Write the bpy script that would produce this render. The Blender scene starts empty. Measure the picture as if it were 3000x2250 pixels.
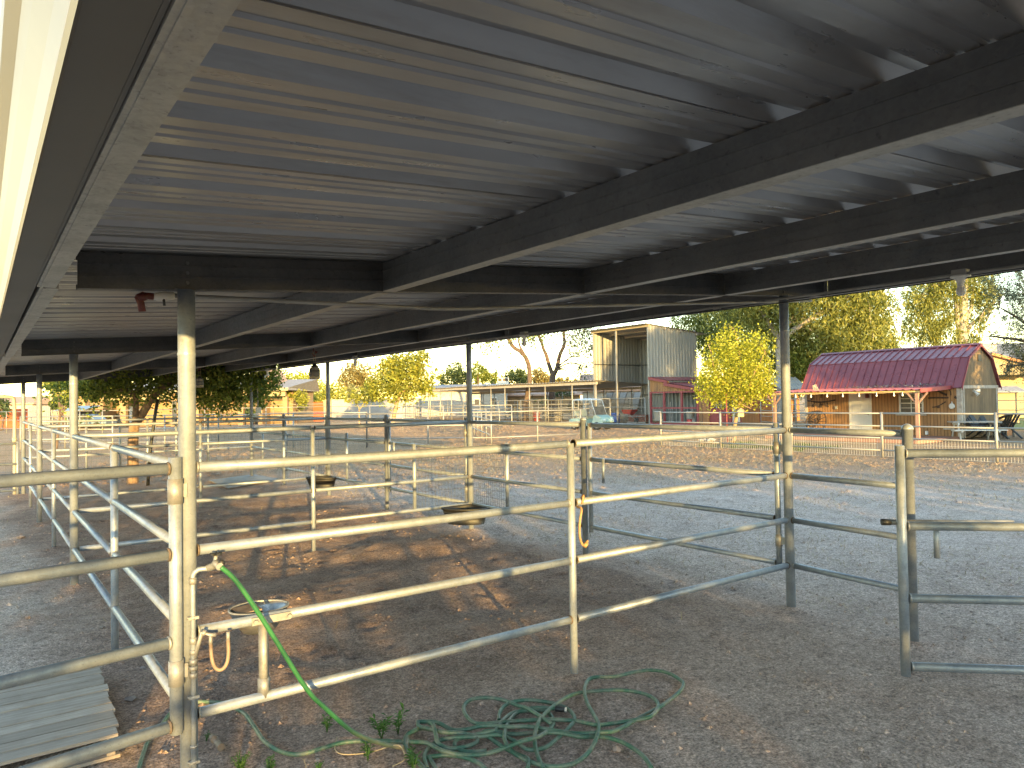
# Horse pens under a steel shade shelter at golden hour
SKY_STRENGTH, SUN_ENERGY, SUN_COLOR, EXPOSURE = .15, 2.3, (1., .67, .23), 2.95
import bpy, bmesh, math, random
import numpy as np
from mathutils import Vector, Matrix, noise as mnoise

sc = bpy.context.scene
COL = sc.collection
R = math.radians
rnd = random.Random(7)

# ------------------------------------------------------------------ survey
# The camera station; survey helpers turn a sighting into a real point on the
# ground or on a known wall plane.
FPX, CX, CY, EYE = 2141., 1500., 1125., 1.75
_yaw, _pit, _rol = R(36.2), R(1.31), R(.95)
AF = np.array([math.sin(_yaw)*math.cos(_pit), math.cos(_yaw)*math.cos(_pit), math.sin(_pit)])
_r0 = np.array([math.cos(_yaw), -math.sin(_yaw), 0.]); _u0 = np.cross(_r0, AF)
AR = _r0*math.cos(_rol) - _u0*math.sin(_rol)
AU = _u0*math.cos(_rol) + _r0*math.sin(_rol)
CAM = np.array([0., 0., EYE])
def ray(x, y): return AF + AR*(x-CX)/FPX - AU*(y-CY)/FPX
def gr(x, y, z=0.):
    d = ray(x, y); p = CAM + d*(z-EYE)/d[2]; return Vector(p)
def onX(x, y, X):
    d = ray(x, y); return Vector(CAM + d*X/d[0])
def onY(x, y, Y):
    d = ray(x, y); return Vector(CAM + d*Y/d[1])
def dep(x, y, t): return Vector(CAM + ray(x, y)*t)
def base(x, depth):
    p = dep(x, 1175, depth); return Vector((p.x, p.y, 0))

# ------------------------------------------------------------------ meshes
class MB:
    def __init__(s): s.v = []; s.f = []; s.s = []
    def add(s, vs, fs, smooth=False):
        o = len(s.v); s.v += [tuple(v) for v in vs]
        for f in fs: s.f.append(tuple(i+o for i in f)); s.s.append(smooth)
        return s
    def box(s, a, b):
        x0, y0, z0 = a; x1, y1, z1 = b
        return s.add([(x0,y0,z0),(x1,y0,z0),(x1,y1,z0),(x0,y1,z0),(x0,y0,z1),(x1,y0,z1),(x1,y1,z1),(x0,y1,z1)],
              [(3,2,1,0),(4,5,6,7),(0,1,5,4),(1,2,6,5),(2,3,7,6),(3,0,4,7)])
    def obox(s, c, ax, ay, az):
        """box about c with half vectors"""
        c = Vector(c); ax, ay, az = Vector(ax), Vector(ay), Vector(az)
        P = [c+ax*i+ay*j+az*k for k in (-1,1) for (i,j) in ((-1,-1),(1,-1),(1,1),(-1,1))]
        return s.add(P, [(3,2,1,0),(4,5,6,7),(0,1,5,4),(1,2,6,5),(2,3,7,6),(3,0,4,7)])
    def bar(s, a, b, w, h, up=(0,0,1)):
        a, b = Vector(a), Vector(b); d = (b-a); L = d.length; d.normalize()
        u = Vector(up); sd = d.cross(u)
        if sd.length < 1e-4: sd = d.cross(Vector((1,0,0)))
        sd.normalize(); u = sd.cross(d)
        return s.obox((a+b)/2, d*L/2, sd*w/2, u*h/2)
    def tube(s, pts, r, n=10, cap=True, radii=None):
        pts = [Vector(p) for p in pts]
        # drop coincident points
        N = len(pts)
        T = []
        for i in range(N):
            t = pts[min(i+1,N-1)] - pts[max(i-1,0)]
            T.append(t.normalized() if t.length > 1e-9 else Vector((0,0,1)))
        u = T[0].cross(Vector((0,0,1)))
        if u.length < 1e-3: u = T[0].cross(Vector((1,0,0)))
        u.normalize()
        o = len(s.v)
        for i in range(N):
            u = u - T[i]*u.dot(T[i])
            if u.length < 1e-6: u = T[i].orthogonal()
            u.normalize(); w = T[i].cross(u)
            ri = radii[i] if radii else r
            for k in range(n):
                a = 2*math.pi*k/n
                s.v.append(tuple(pts[i] + u*(math.cos(a)*ri) + w*(math.sin(a)*ri)))
        for i in range(N-1):
            for k in range(n):
                k2 = (k+1) % n
                s.f.append((o+i*n+k, o+i*n+k2, o+(i+1)*n+k2, o+(i+1)*n+k)); s.s.append(True)
        if cap:
            s.f.append(tuple(o+k for k in range(n))[::-1]); s.s.append(False)
            s.f.append(tuple(o+(N-1)*n+k for k in range(n))); s.s.append(False)
        return s
    def lathe(s, c, prof, n=20, ax=1., ay=1.):
        """prof: (radius, z) list, about a vertical axis through c"""
        c = Vector(c); o = len(s.v)
        for r, z in prof:
            for k in range(n):
                a = 2*math.pi*k/n
                s.v.append((c.x+math.cos(a)*r*ax, c.y+math.sin(a)*r*ay, c.z+z))
        for i in range(len(prof)-1):
            for k in range(n):
                k2 = (k+1) % n
                s.f.append((o+i*n+k, o+i*n+k2, o+(i+1)*n+k2, o+(i+1)*n+k)); s.s.append(True)
        if prof[0][0] > 1e-4: s.f.append(tuple(o+k for k in range(n))[::-1]); s.s.append(False)
        if prof[-1][0] > 1e-4: s.f.append(tuple(o+(len(prof)-1)*n+k for k in range(n))); s.s.append(False)
        return s
    def prism(s, poly, d):
        """closed polygon (3-D points) extruded by vector d"""
        n = len(poly); d = Vector(d); P = [Vector(p) for p in poly]
        nrm = Vector((0,0,0))
        for i in range(n): nrm += (P[i]-P[0]).cross(P[(i+1)%n]-P[0])
        if nrm.dot(d) < 0: P.reverse()
        vs = P + [p+d for p in P]
        fs = [tuple(range(n))[::-1], tuple(range(n, 2*n))] + [(i, (i+1)%n, n+(i+1)%n, n+i) for i in range(n)]
        return s.add(vs, fs)
    def build(s, name, mat, parent=None):
        me = bpy.data.meshes.new(name)
        o = Vector((0,0,0))
        if parent is not None: o = parent.matrix_basis.translation.copy(); 
        if parent is not None and parent.parent is not None: o += parent.parent.matrix_basis.translation
        vs = [(v[0]-o.x, v[1]-o.y, v[2]-o.z) for v in s.v]
        me.from_pydata(vs, [], s.f)
        me.polygons.foreach_set('use_smooth', s.s)
        me.materials.append(mat); me.update()
        ob = bpy.data.objects.new(name, me); COL.objects.link(ob)
        if parent is not None: ob.parent = parent
        return ob

def tag(o, label, cat, group=None):
    o['label'] = label; o['category'] = cat
    if group: o['group'] = group
    return o
def thing(name, label, cat, loc, group=None):
    o = bpy.data.objects.new(name, None); COL.objects.link(o)
    o.location = Vector(loc); o.empty_display_size = .1
    return tag(o, label, cat, group)
def structure(name, mb, mat):
    o = mb.build(name, mat); o['kind'] = 'structure'; return o
def single(name, mb, mat, label, cat, group=None):
    """thing that is one mesh, its origin at the mesh's own base"""
    V = np.array(mb.v); c = V.mean(axis=0); c[2] = V[:,2].min()
    mb.v = [(v[0]-c[0], v[1]-c[1], v[2]-c[2]) for v in mb.v]
    o = mb.build(name, mat); o.location = c
    return tag(o, label, cat, group)
def copy_tree(o, parent=None):
    c = o.copy(); COL.objects.link(c)
    if parent is not None: c.parent = parent
    for ch in list(o.children): copy_tree(ch, c)
    return c
def spline(P, per=6, closed=False):
    P = [Vector(p) for p in P]; out = []
    n = len(P)
    for i in range(n-1):
        p0, p1, p2, p3 = P[max(i-1,0)], P[i], P[i+1], P[min(i+2,n-1)]
        for k in range(per):
            t = k/per
            out.append(.5*((2*p1)+(p2-p0)*t+(2*p0-5*p1+4*p2-p3)*t*t+(3*p1-p0-3*p2+p3)*t*t*t))
    out.append(P[-1]); return out

# ------------------------------------------------------------------ materials
class NT:
    def __init__(s, name):
        s.m = bpy.data.materials.new(name); s.m.use_nodes = True
        s.t = s.m.node_tree; s.b = s.t.nodes['Principled BSDF']; s.out = s.t.nodes['Material Output']
    def n(s, typ, **kw):
        nd = s.t.nodes.new('ShaderNode'+typ)
        for k, v in kw.items():
            if k[0] == '_':  # input by name
                nd.inputs[k[1:].replace('_', ' ')].default_value = v
            else: setattr(nd, k, v)
        return nd
    def l(s, a, b): s.t.links.new(a, b)
    def pos(s, scale=(1,1,1), rot=(0,0,0), src='pos'):
        if src == 'pos': g = s.n('NewGeometry').outputs['Position']
        else: g = s.n('TexCoord').outputs['Object']
        mp = s.n('Mapping'); mp.inputs['Scale'].default_value = scale; mp.inputs['Rotation'].default_value = rot
        s.l(g, mp.inputs['Vector']); return mp.outputs['Vector']
    def noise(s, vec, scale, detail=4, rough=.55, dist=0):
        nd = s.n('TexNoise', _Scale=scale, _Detail=detail, _Roughness=rough, _Distortion=dist); s.l(vec, nd.inputs['Vector']); return nd.outputs['Fac']
    def ramp(s, fac, stops, interp='LINEAR'):
        r = s.n('ValToRGB'); e = r.color_ramp.elements; r.color_ramp.interpolation = interp
        while len(e) < len(stops): e.new(.5)
        for i, (p, c) in enumerate(stops):
            e[i].position = p; e[i].color = (c[0], c[1], c[2], 1) if not isinstance(c, (int, float)) else (c, c, c, 1)
        s.l(fac, r.inputs['Fac']); return r.outputs['Color']
    def mix(s, fac, a, b, mode='MIX'):
        m = s.n('Mix', data_type='RGBA', blend_type=mode)
        for sk, v in ((m.inputs[0], fac), (m.inputs[6], a), (m.inputs[7], b)):
            if isinstance(v, (int, float)): sk.default_value = v
            elif isinstance(v, tuple): sk.default_value = (v[0], v[1], v[2], 1)
            else: s.l(v, sk)
        return m.outputs[2]
    def math(s, op, a, b=None, clamp=False):
        m = s.n('Math', operation=op, use_clamp=clamp)
        for i, v in enumerate((a, b)):
            if v is None: continue
            if isinstance(v, (int, float)): m.inputs[i].default_value = v
            else: s.l(v, m.inputs[i])
        return m.outputs[0]
    def bump(s, h, strength=.3, dist=.02):
        b = s.n('Bump', _Strength=strength, _Distance=dist); s.l(h, b.inputs['Height']); s.l(b.outputs['Normal'], s.b.inputs['Normal'])
    def set(s, **kw):
        for k, v in kw.items():
            sk = s.b.inputs[k.replace('_', ' ')]
            if hasattr(v, 'links') or hasattr(v, 'is_linked'): s.l(v, sk)
            elif isinstance(v, tuple) and len(v) == 3: sk.default_value = (*v, 1)
            else: sk.default_value = v
        return s

def plain(name, col, rough=.6, metal=0., var=.25, scale=6., bump=0., bscale=60., dirt=None):
    t = NT(name); p = t.pos()
    f = t.noise(p, scale, 5)
    a = tuple(c*(1-var) for c in col); b = tuple(min(1, c*(1+var)) for c in col)
    c = t.ramp(f, [(.3, a), (.7, b)])
    if dirt: c = t.mix(t.ramp(t.noise(p, scale*.6, 6, .65), [(.5, 0.), (.75, .8)]), c, dirt)
    t.set(Base_Color=c, Roughness=rough, Metallic=metal)
    if bump: t.bump(t.noise(p, bscale, 4), bump, .01)
    return t.m

def galv(name, dark, light, dust=(.30,.24,.17), dustamt=.35, rough=(.35,.6), metal=.7, scale=14.):
    t = NT(name); p = t.pos()
    f = t.noise(p, scale, 6, .6); g = t.noise(p, scale*9, 3, .6); h = t.noise(p, scale*.25, 4, .6)
    c = t.ramp(f, [(.28, dark), (.72, light)])
    vo = t.n('TexVoronoi', _Scale=90.); t.l(p, vo.inputs['Vector'])
    c = t.mix(.18, c, t.ramp(vo.outputs['Color'], [(.2, dark), (.8, light)]))
    c = t.mix(t.ramp(h, [(.45, 0.), (.75, dustamt)]), c, dust)
    c = t.mix(t.ramp(g, [(.62, 0.), (.72, .45)]), c, tuple(x*.45 for x in dark))
    t.set(Base_Color=c, Roughness=t.ramp(g, [(.3, rough[0]), (.7, rough[1])]), Metallic=metal)
    t.bump(g, .12, .004)
    return t.m

M = {}
M['pipe'] = galv('galvanized_pipe', (.205,.23,.27), (.345,.38,.43), dustamt=.12, metal=.45)
M['post'] = galv('galvanized_post', (.21,.235,.275), (.345,.38,.43), dustamt=.12, metal=.45, scale=9.)
M['far_pipe'] = plain('far_pipe_metal', (.29,.28,.265), .5, .4, .15, 3.)
M['beam'] = galv('aged_steel_channel', (.05,.053,.058), (.115,.117,.12), dust=(.09,.065,.045), dustamt=.4, rough=(.4,.6), metal=.5, scale=5.)
M['purlin'] = galv('galvanized_purlin', (.09,.094,.10), (.19,.192,.193), dust=(.13,.10,.075), dustamt=.4, rough=(.35,.55), metal=.55, scale=4.)
M['eave'] = galv('grey_eave_channel', (.24,.235,.22), (.50,.49,.46), dust=(.25,.2,.16), dustamt=.4, rough=(.35,.55), metal=.5, scale=7.)
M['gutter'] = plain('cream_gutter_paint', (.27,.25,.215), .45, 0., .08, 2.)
M['gutter_shade'] = plain('shaded_gutter_bottom', (.10,.095,.09), .5, .2, .12, 2.)  # gutter underside, its shade put into a darker colour
M['wire'] = plain('galvanized_wire', (.13,.125,.12), .5, .4, .2, 8.)
M['white_wire'] = plain('pale_coated_wire', (.62,.58,.5), .6, .1, .2, 4.)
M['rust'] = plain('rusty_weld', (.12,.09,.07), .8, .3, .5, 60.)
M['rubber'] = plain('black_rubber', (.010,.009,.008), .5, 0., .4, 20., .3, 80., dirt=(.024,.018,.013))
M['bulb'] = plain('white_glass_bulb', (.75,.74,.72), .25, 0., .03)
M['porcelain'] = plain('porcelain_holder', (.7,.69,.66), .4, 0., .1)
M['conduit'] = plain('grey_conduit', (.30,.29,.27), .5, .3, .2, 5.)
M['red_pvc'] = plain('red_pipe_fitting', (.10,.018,.015), .5, 0., .2)
M['white_pvc'] = plain('white_pvc', (.55,.52,.48), .5, 0., .1)
M['black'] = plain('black_plastic', (.02,.02,.02), .5, 0., .2)
M['steel'] = galv('dull_steel_fitting', (.2,.2,.2), (.36,.355,.35), metal=.5, dust=(.2,.15,.1), dustamt=.35, rough=(.45,.65), scale=30.)
M['bowl'] = galv('worn_steel_bowl', (.25,.25,.25), (.5,.5,.5), metal=.85, rough=(.25,.45), scale=20., dust=(.3,.2,.12))
M['brown_tube'] = plain('brown_rubber_tube', (.20,.14,.10), .6, 0., .3, 20.)
M['strap'] = plain('tan_leather_strap', (.32,.18,.08), .7, 0., .25, 30.)
M['twine'] = plain('tan_baling_twine', (.45,.34,.2), .85, 0., .2, 40.)
M['white_paint'] = plain('white_paint', (.58,.57,.55), .5, 0., .06, 3., dirt=(.5,.46,.4))
M['cart_paint'] = plain('mint_green_paint', (.36,.50,.43), .35, 0., .1, 3., dirt=(.4,.36,.28))
M['cream_seat'] = plain('cream_vinyl', (.62,.52,.33), .5, 0., .12, 5.)
M['tyre'] = plain('tyre_rubber', (.03,.028,.026), .8, 0., .3, 12., dirt=(.12,.09,.06))
M['glass'] = plain('dusty_dark_glass', (.06,.06,.065), .15, 0., .3, 4.)
M['screen'] = plain('grey_insect_screen', (.10,.105,.10), .6, 0., .25, 3.)
M['red_trim'] = plain('barn_red_trim', (.24,.045,.05), .55, 0., .15, 5.)
M['red_plastic'] = plain('red_plastic', (.5,.05,.04), .45, 0., .1)
M['blue_plastic'] = plain('blue_plastic', (.03,.12,.42), .45, 0., .1)
M['brick'] = plain('red_bricks', (.28,.12,.08), .85, 0., .4, 30.)
M['stucco'] = plain('tan_stucco', (.27,.18,.10), .9, 0., .1, 2., .2, 30.)
M['stucco_pale'] = plain('pale_stucco', (.32,.26,.165), .9, 0., .08, 2., .2, 30.)
M['stucco_grey'] = plain('grey_stucco', (.42,.38,.33), .9, 0., .1, 2.)
M['wall_white'] = plain('whitewashed_block', (.33,.31,.29), .9, 0., .12, 1.2)
M['red_fence'] = plain('rust_red_fence', (.36,.08,.03), .8, 0., .2, 3.)
M['shingle'] = plain('grey_shingle', (.26,.25,.26), .85, 0., .25, 5.)
M['pink_tile'] = plain('pinkish_tile', (.42,.26,.19), .85, 0., .2, 6.)
M['slate_tile'] = plain('slate_roof_tile', (.19,.20,.24), .7, 0., .25, 9.)
M['orange_tile'] = plain('clay_tile_edge', (.42,.20,.09), .8, 0., .3, 9.)
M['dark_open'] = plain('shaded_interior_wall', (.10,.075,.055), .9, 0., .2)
M['bark'] = plain('rough_brown_bark', (.20,.13,.085), .9, 0., .45, 9., .9, 16.)
M['dark_bark'] = plain('dark_mesquite_bark', (.095,.065,.05), .95, 0., .4, 6., .8, 12.)
M['pale_bark'] = plain('pale_eucalyptus_bark', (.33,.29,.26), .85, 0., .3, 2.5, .4, 10., dirt=(.28,.22,.18))
M['twig'] = plain('brown_twig', (.30,.21,.12), .9, 0., .3, 9.)
M['rock'] = plain('desert_rock', (.26,.21,.185), .9, 0., .35, 14., .6, 40.)
M['mat'] = plain('grey_rubber_mat', (.19,.18,.175), .8, 0., .25, 5., .3, 50.)
M['deck'] = plain('red_brown_deck', (.27,.15,.12), .8, 0., .2, 3.)
M['weathered'] = plain('grey_weathered_wood', (.36,.32,.28), .85, 0., .25, 8., .4, 40.)
M['birdhouse'] = plain('yellow_pine', (.60,.42,.19), .8, 0., .15, 9.)
M['jar'] = plain('cloudy_plastic_jar', (.34,.31,.27), .3, 0., .12, 12.)
M['jar_label'] = plain('faded_grey_label', (.16,.16,.165), .6, 0., .15, 20.)
M['bait'] = plain('cloudy_bait_water', (.42,.37,.28), .4, 0., .12, 12.)
M['nest'] = plain('grey_leaf_litter', (.20,.185,.17), .95, 0., .6, 25., .8, 30.)
M['iron'] = plain('rusty_iron', (.075,.05,.04), .8, .3, .4, 12.)

def hose_mat():
    t = NT('green_garden_hose'); p = t.pos()
    c = t.ramp(t.noise(p, 6., 4), [(.35, (.028,.085,.055)), (.65, (.05,.135,.085))])
    c = t.mix(t.ramp(t.noise(p, 13., 6, .7), [(.42, 0.), (.68, .75)]), c, (.25,.23,.17))
    t.set(Base_Color=c, Roughness=.5); t.bump(t.noise(p, 120, 2), .1, .002); return t.m
M['hose'] = hose_mat()
def hose_bright():
    t = NT('clean_green_hose'); p = t.pos()
    c = t.ramp(t.noise(p, 9., 5), [(.35, (.012,.075,.03)), (.65, (.025,.13,.045))])
    z = t.n('SeparateXYZ'); t.l(t.n('NewGeometry').outputs['Position'], z.inputs[0])
    c = t.mix(t.math('MULTIPLY', t.ramp(z.outputs[2], [(.03, .85), (.22, 0.)]), t.ramp(t.noise(p, 14., 5), [(.3, .3), (.6, 1.)])), c, (.27,.21,.13))
    t.set(Base_Color=c, Roughness=.42); return t.m
M['hose2'] = hose_bright()

def sheet_mat(name, a, b, metal=.65, rough=.33, streak=(1.2,5,5)):
    t = NT(name); p = t.pos(streak)
    c = t.ramp(t.noise(p, 1.3, 5), [(.3, a), (.7, b)])
    if name == 'galvalume_sheet':   # each lapped sheet has its own tone, dusty smears along the laps
        sp = t.n('SeparateXYZ'); t.l(t.n('NewGeometry').outputs['Position'], sp.inputs[0])
        wn = t.n('TexWhiteNoise', noise_dimensions='1D'); t.l(t.math('FLOOR', t.math('DIVIDE', t.math('ADD', sp.outputs[1], 1.55), .9144)), wn.inputs['W'])
        c = t.mix(t.math('MULTIPLY', wn.outputs['Value'], .35), c, tuple(x*.7 for x in a))
        c = t.mix(t.ramp(t.noise(t.pos((.8,7,7)), 2.2, 6, .7), [(.5, 0.), (.75, .4)]), c, (.20,.18,.15))
    t.set(Base_Color=c, Roughness=t.ramp(t.noise(p, 3., 4), [(.3, rough-.05), (.7, rough+.1)]), Metallic=metal); return t.m
M['sheet'] = sheet_mat('galvalume_sheet', (.335,.335,.355), (.42,.42,.44), .6, .31)
M['barn_sheet'] = sheet_mat('weathered_steel_siding', (.20,.198,.19), (.275,.27,.26), .15, .5, (6,6,.5))
M['far_sheet'] = sheet_mat('far_roof_sheet', (.34,.33,.32), (.45,.43,.41), .3, .5)
M['red_sheet'] = sheet_mat('maroon_steel_roof', (.155,.042,.055), (.20,.056,.07), .0, .28, (1,1,1))
M['pink_sheet'] = sheet_mat('faded_red_porch_roof', (.34,.085,.08), (.46,.14,.13), .0, .45, (1,1,1))

def siding(name, a, b, groove, axis, period, stain=(.10,.07,.05), stainamt=.6):
    """vertical plank siding; grooves repeat along the given world axis"""
    t = NT(name)
    sp = t.n('SeparateXYZ'); t.l(t.n('NewGeometry').outputs['Position'], sp.inputs[0])
    u = t.math('DIVIDE', sp.outputs[axis], period)
    fr = t.math('FRACT', u); fl = t.math('FLOOR', u)
    wn = t.n('TexWhiteNoise', noise_dimensions='1D'); t.l(fl, wn.inputs['W'])
    p = t.pos((9, 9, .6)); p2 = t.pos((1.6, 1.6, .7))
    c = t.ramp(t.noise(p, 2.2, 6, .65), [(.3, a), (.7, b)])
    c = t.mix(t.math('MULTIPLY', wn.outputs['Value'], .35), c, tuple(x*.6 for x in a))
    c = t.mix(t.ramp(t.noise(p2, 1.1, 5), [(.48, 0.), (.75, stainamt)]), c, stain)
    g = t.ramp(fr, [(.0, 1.), (.08, 1.), (.13, 0.), (.94, 0.), (1., 1.)])
    c = t.mix(g, c, groove)
    t.set(Base_Color=c, Roughness=.8)
    t.bump(t.math('SUBTRACT', 1., g), .8, .02)
    return t.m
M['shed_front'] = siding('amber_stained_siding', (.28,.14,.06), (.42,.235,.10), (.08,.04,.02), 1, .125, (.20,.11,.05), .35)
M['shed_gable'] = siding('weathered_gable_siding', (.14,.095,.055), (.27,.19,.11), (.04,.03,.02), 0, .13, (.06,.05,.04), .85)
M['tack_wall'] = siding('orange_stained_planks', (.34,.15,.06), (.46,.22,.09), (.09,.045,.03), 0, .14)
M['tack_wall_end'] = siding('orange_stained_end_planks', (.34,.16,.06), (.46,.24,.10), (.09,.045,.03), 1, .14)

def wood(name, a, b, axis=0):
    t = NT(name); s = [40., 40., 40.]; s[axis] = 2.2
    p = t.pos(tuple(s)); f = t.noise(p, 1., 6, .65)
    c = t.ramp(f, [(.25, a), (.7, b)])
    c = t.mix(t.ramp(t.noise(t.pos(), 7., 5), [(.45, 0.), (.75, .5)]), c, tuple(x*.7 for x in a))
    oi = t.n('ObjectInfo'); c = t.mix(t.math('MULTIPLY', oi.outputs['Random'], .45), c, tuple(x*.55 for x in a))
    t.set(Base_Color=c, Roughness=.85); t.bump(f, .5, .004); return t.m
M['pallet'] = wood('grey_pallet_boards', (.27,.215,.17), (.52,.44,.37), 0)
M['pallet_side'] = wood('grey_pallet_stringer', (.22,.18,.15), (.40,.35,.30), 1)

M['porch_wood'] = wood('pinkish_porch_wood', (.24,.14,.11), (.38,.24,.19), 2)
def leafm(name, dark, mid, light, transl=.4):
    t = NT(name); g = t.n('NewGeometry')
    f = t.math('ADD', t.math('MULTIPLY', g.outputs['Random Per Island'], .6), t.math('MULTIPLY', t.noise(t.pos(), .9, 3), .45))
    c = t.ramp(f, [(.25, dark), (.5, mid), (.8, light)])
    t.set(Base_Color=c, Roughness=.55)
    tr = t.n('BsdfTranslucent'); t.l(c, tr.inputs['Color'])
    mx = t.n('MixShader'); mx.inputs[0].default_value = transl
    t.l(t.b.outputs[0], mx.inputs[1]); t.l(tr.outputs[0], mx.inputs[2]); t.l(mx.outputs[0], t.out.inputs['Surface'])
    return t.m
M['leaf_yellow'] = leafm('yellow_green_leaf', (.16,.185,.015), (.35,.37,.03), (.56,.53,.07), .5)
M['leaf_acacia'] = leafm('acacia_leaf', (.13,.15,.02), (.25,.27,.035), (.42,.40,.07), .45)
M['leaf_euc'] = leafm('eucalyptus_leaf', (.075,.10,.022), (.20,.225,.05), (.37,.36,.09), .48)
M['leaf_dark'] = leafm('dark_green_leaf', (.025,.045,.016), (.05,.08,.022), (.10,.13,.035), .3)
M['leaf_mid'] = leafm('mid_green_leaf', (.065,.105,.022), (.17,.225,.035), (.33,.34,.06), .5)
M['leaf_brown'] = leafm('olive_brown_leaf', (.10,.085,.03), (.20,.16,.05), (.32,.25,.09))
M['leaf_grey'] = leafm('silvery_green_leaf', (.05,.07,.045), (.10,.12,.075), (.16,.18,.11), .3)
M['leaf_palm'] = leafm('palm_frond_leaf', (.07,.09,.045), (.17,.18,.08), (.30,.28,.12), .3)
M['leaf_weed'] = leafm('weed_leaf', (.03,.08,.015), (.06,.15,.025), (.12,.24,.045), .4)
M['grass'] = leafm('lawn_blade', (.02,.05,.01), (.04,.09,.02), (.08,.14,.03), .3)
M['straw'] = leafm('dry_straw', (.20,.15,.08), (.34,.27,.15), (.5,.42,.26), .2)
# ------------------------------------------------------------------ shade shelter over the pens
XL, XR = .768, 5.41
BAYS = [-1.3, 3.55, 8.38, 13.35, 18.2]
def zb(x): return 2.231 + .0658*x           # underside of the beams (roof pitch)
BH = .155
shelter = thing('shade_shelter', 'long galvanized shade shelter with ribbed metal roof standing over the pipe pens', 'shelter', (3.1, 6., 0))
# ribbed roof sheet, ribs run across the building
def roof_sheet(y0, y1, x0, x1):
    mb = MB(); per = .3048
    prof = []
    y = y0
    k = 0
    while y < y1-1e-6:
        a = y0 + k*per
        prof += [(a, .0), (a+.045, .0), (a+.052, .007), (a+.064, .007), (a+.071, .0), (a+.108, .0), (a+.115, .007), (a+.127, .007), (a+.134, .0),
                 (a+.185, .0), (a+.212, .038), (a+.266, .038), (a+.293, .0)]
        k += 1; y = y0 + k*per
    prof.append((y, .0))
    n = len(prof); NX = 7
    vs = []
    for i in range(NX):
        x = x0 + (x1-x0)*i/(NX-1)
        sag = .006*math.sin(i*2.2)
        for (yy, zz) in prof: vs.append((x, yy, zb(x)+BH+zz+.002+sag*.15))
    fs = []
    for i in range(NX-1):
        for j in range(n-1): fs.append((i*n+j, (i+1)*n+j, (i+1)*n+j+1, i*n+j+1))
    m2 = len(vs)
    mb.add(vs, fs, False)
    # skin thickness
    mb.add([(v[0], v[1], v[2]+.0012) for v in vs], [f[::-1] for f in fs], False)
    return mb
roof_sheet(-1.55, 18.75, .06, 6.28).build('roof_sheet', M['sheet'], shelter)
yl_ = -1.55 + .9144
while yl_ < 18.7:      # lapped sheet edges, a thin hanging lip
    P_ = [(x_, yl_-.007, zb(x_)+BH-.0012) for x_ in (.08, 6.26)] + [(x_, yl_, zb(x_)+BH-.0012) for x_ in (6.26, .08)]
    MB().prism(P_, (0,0,.0015)).build('lap_seam', M['sheet'], shelter); yl_ += .9144
def cbeam_x(x0, x1, y, face):
    """C channel along X, open side on +face*Y"""
    mb = MB(); t = .006; w = .06
    def seg(xa, xb):
        za, z2 = zb(xa), zb(xb)
        ya, yb = sorted((y, y+face*t))
        def q(yy0, yy1, dz0, dz1):
            P = [(xa,yy0,za+dz0),(xb,yy0,z2+dz0),(xb,yy1,z2+dz0),(xa,yy1,za+dz0),(xa,yy0,za+dz1),(xb,yy0,z2+dz1),(xb,yy1,z2+dz1),(xa,yy1,za+dz1)]
            mb.add(P, [(3,2,1,0),(4,5,6,7),(0,1,5,4),(1,2,6,5),(2,3,7,6),(3,0,4,7)])
        q(ya, yb, 0, BH-.002)
        f0, f1 = sorted((y+face*t, y+face*w)); q(f0, f1, 0, t); q(f0, f1, BH-.002-t, BH-.002)
        l0, l1 = sorted((y+face*(w-t), y+face*w)); q(l0, l1, t, t+.018); q(l0, l1, BH-.002-t-.018, BH-.002-t)
        # pressed stiffening bead along the web
        b0, b1 = sorted((y, y-face*.005)); q(b0, b1, BH*.36, BH*.40); q(b0, b1, BH*.68, BH*.72)
    seg(x0, x1); return mb
for y in BAYS:
    cbeam_x(.34, 6.02, y, 1).build('beam', M['beam'], shelter)
def purlin(x, y0, y1, w=.065, mat='purlin'):
    mb = MB(); t = .006; z = zb(x)
    mb.box((x, y0, z+.002), (x+t, y1, z+BH-.004))
    mb.box((x+t, y0, z+BH-.004-t), (x+w, y1, z+BH-.004))
    mb.box((x+w-t, y0, z+.002+t), (x+w, y1, z+.026)); mb.box((x+w-t, y0, z+BH-.03), (x+w, y1, z+BH-.004-t))
    # rolled bead lines
    mb.box((x-.004, y0, z+.05), (x, y1, z+.056)); mb.box((x-.004, y0, z+.105), (x, y1, z+.111))
    # end clip
    mb.box((x-.005, y0+.002, z+.01), (x-.0002, y0+.05, z+BH-.02))
    o = mb.build('purlin', M[mat], shelter)
    MB().box((x-.001, y0+.0005, z-.0005), (x+w+.001, y1-.0005, z+.0018)).build('lit_bottom_flange', M['eave'], o)  # lighter metal paints the ground light caught under the purlin
    return o
for i in range(len(BAYS)-1):
    y0, y1 = BAYS[i]+.008, BAYS[i+1]-.008
    for x in (1.75, 3.19, 4.63): purlin(x, y0+.055, y1)
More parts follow.
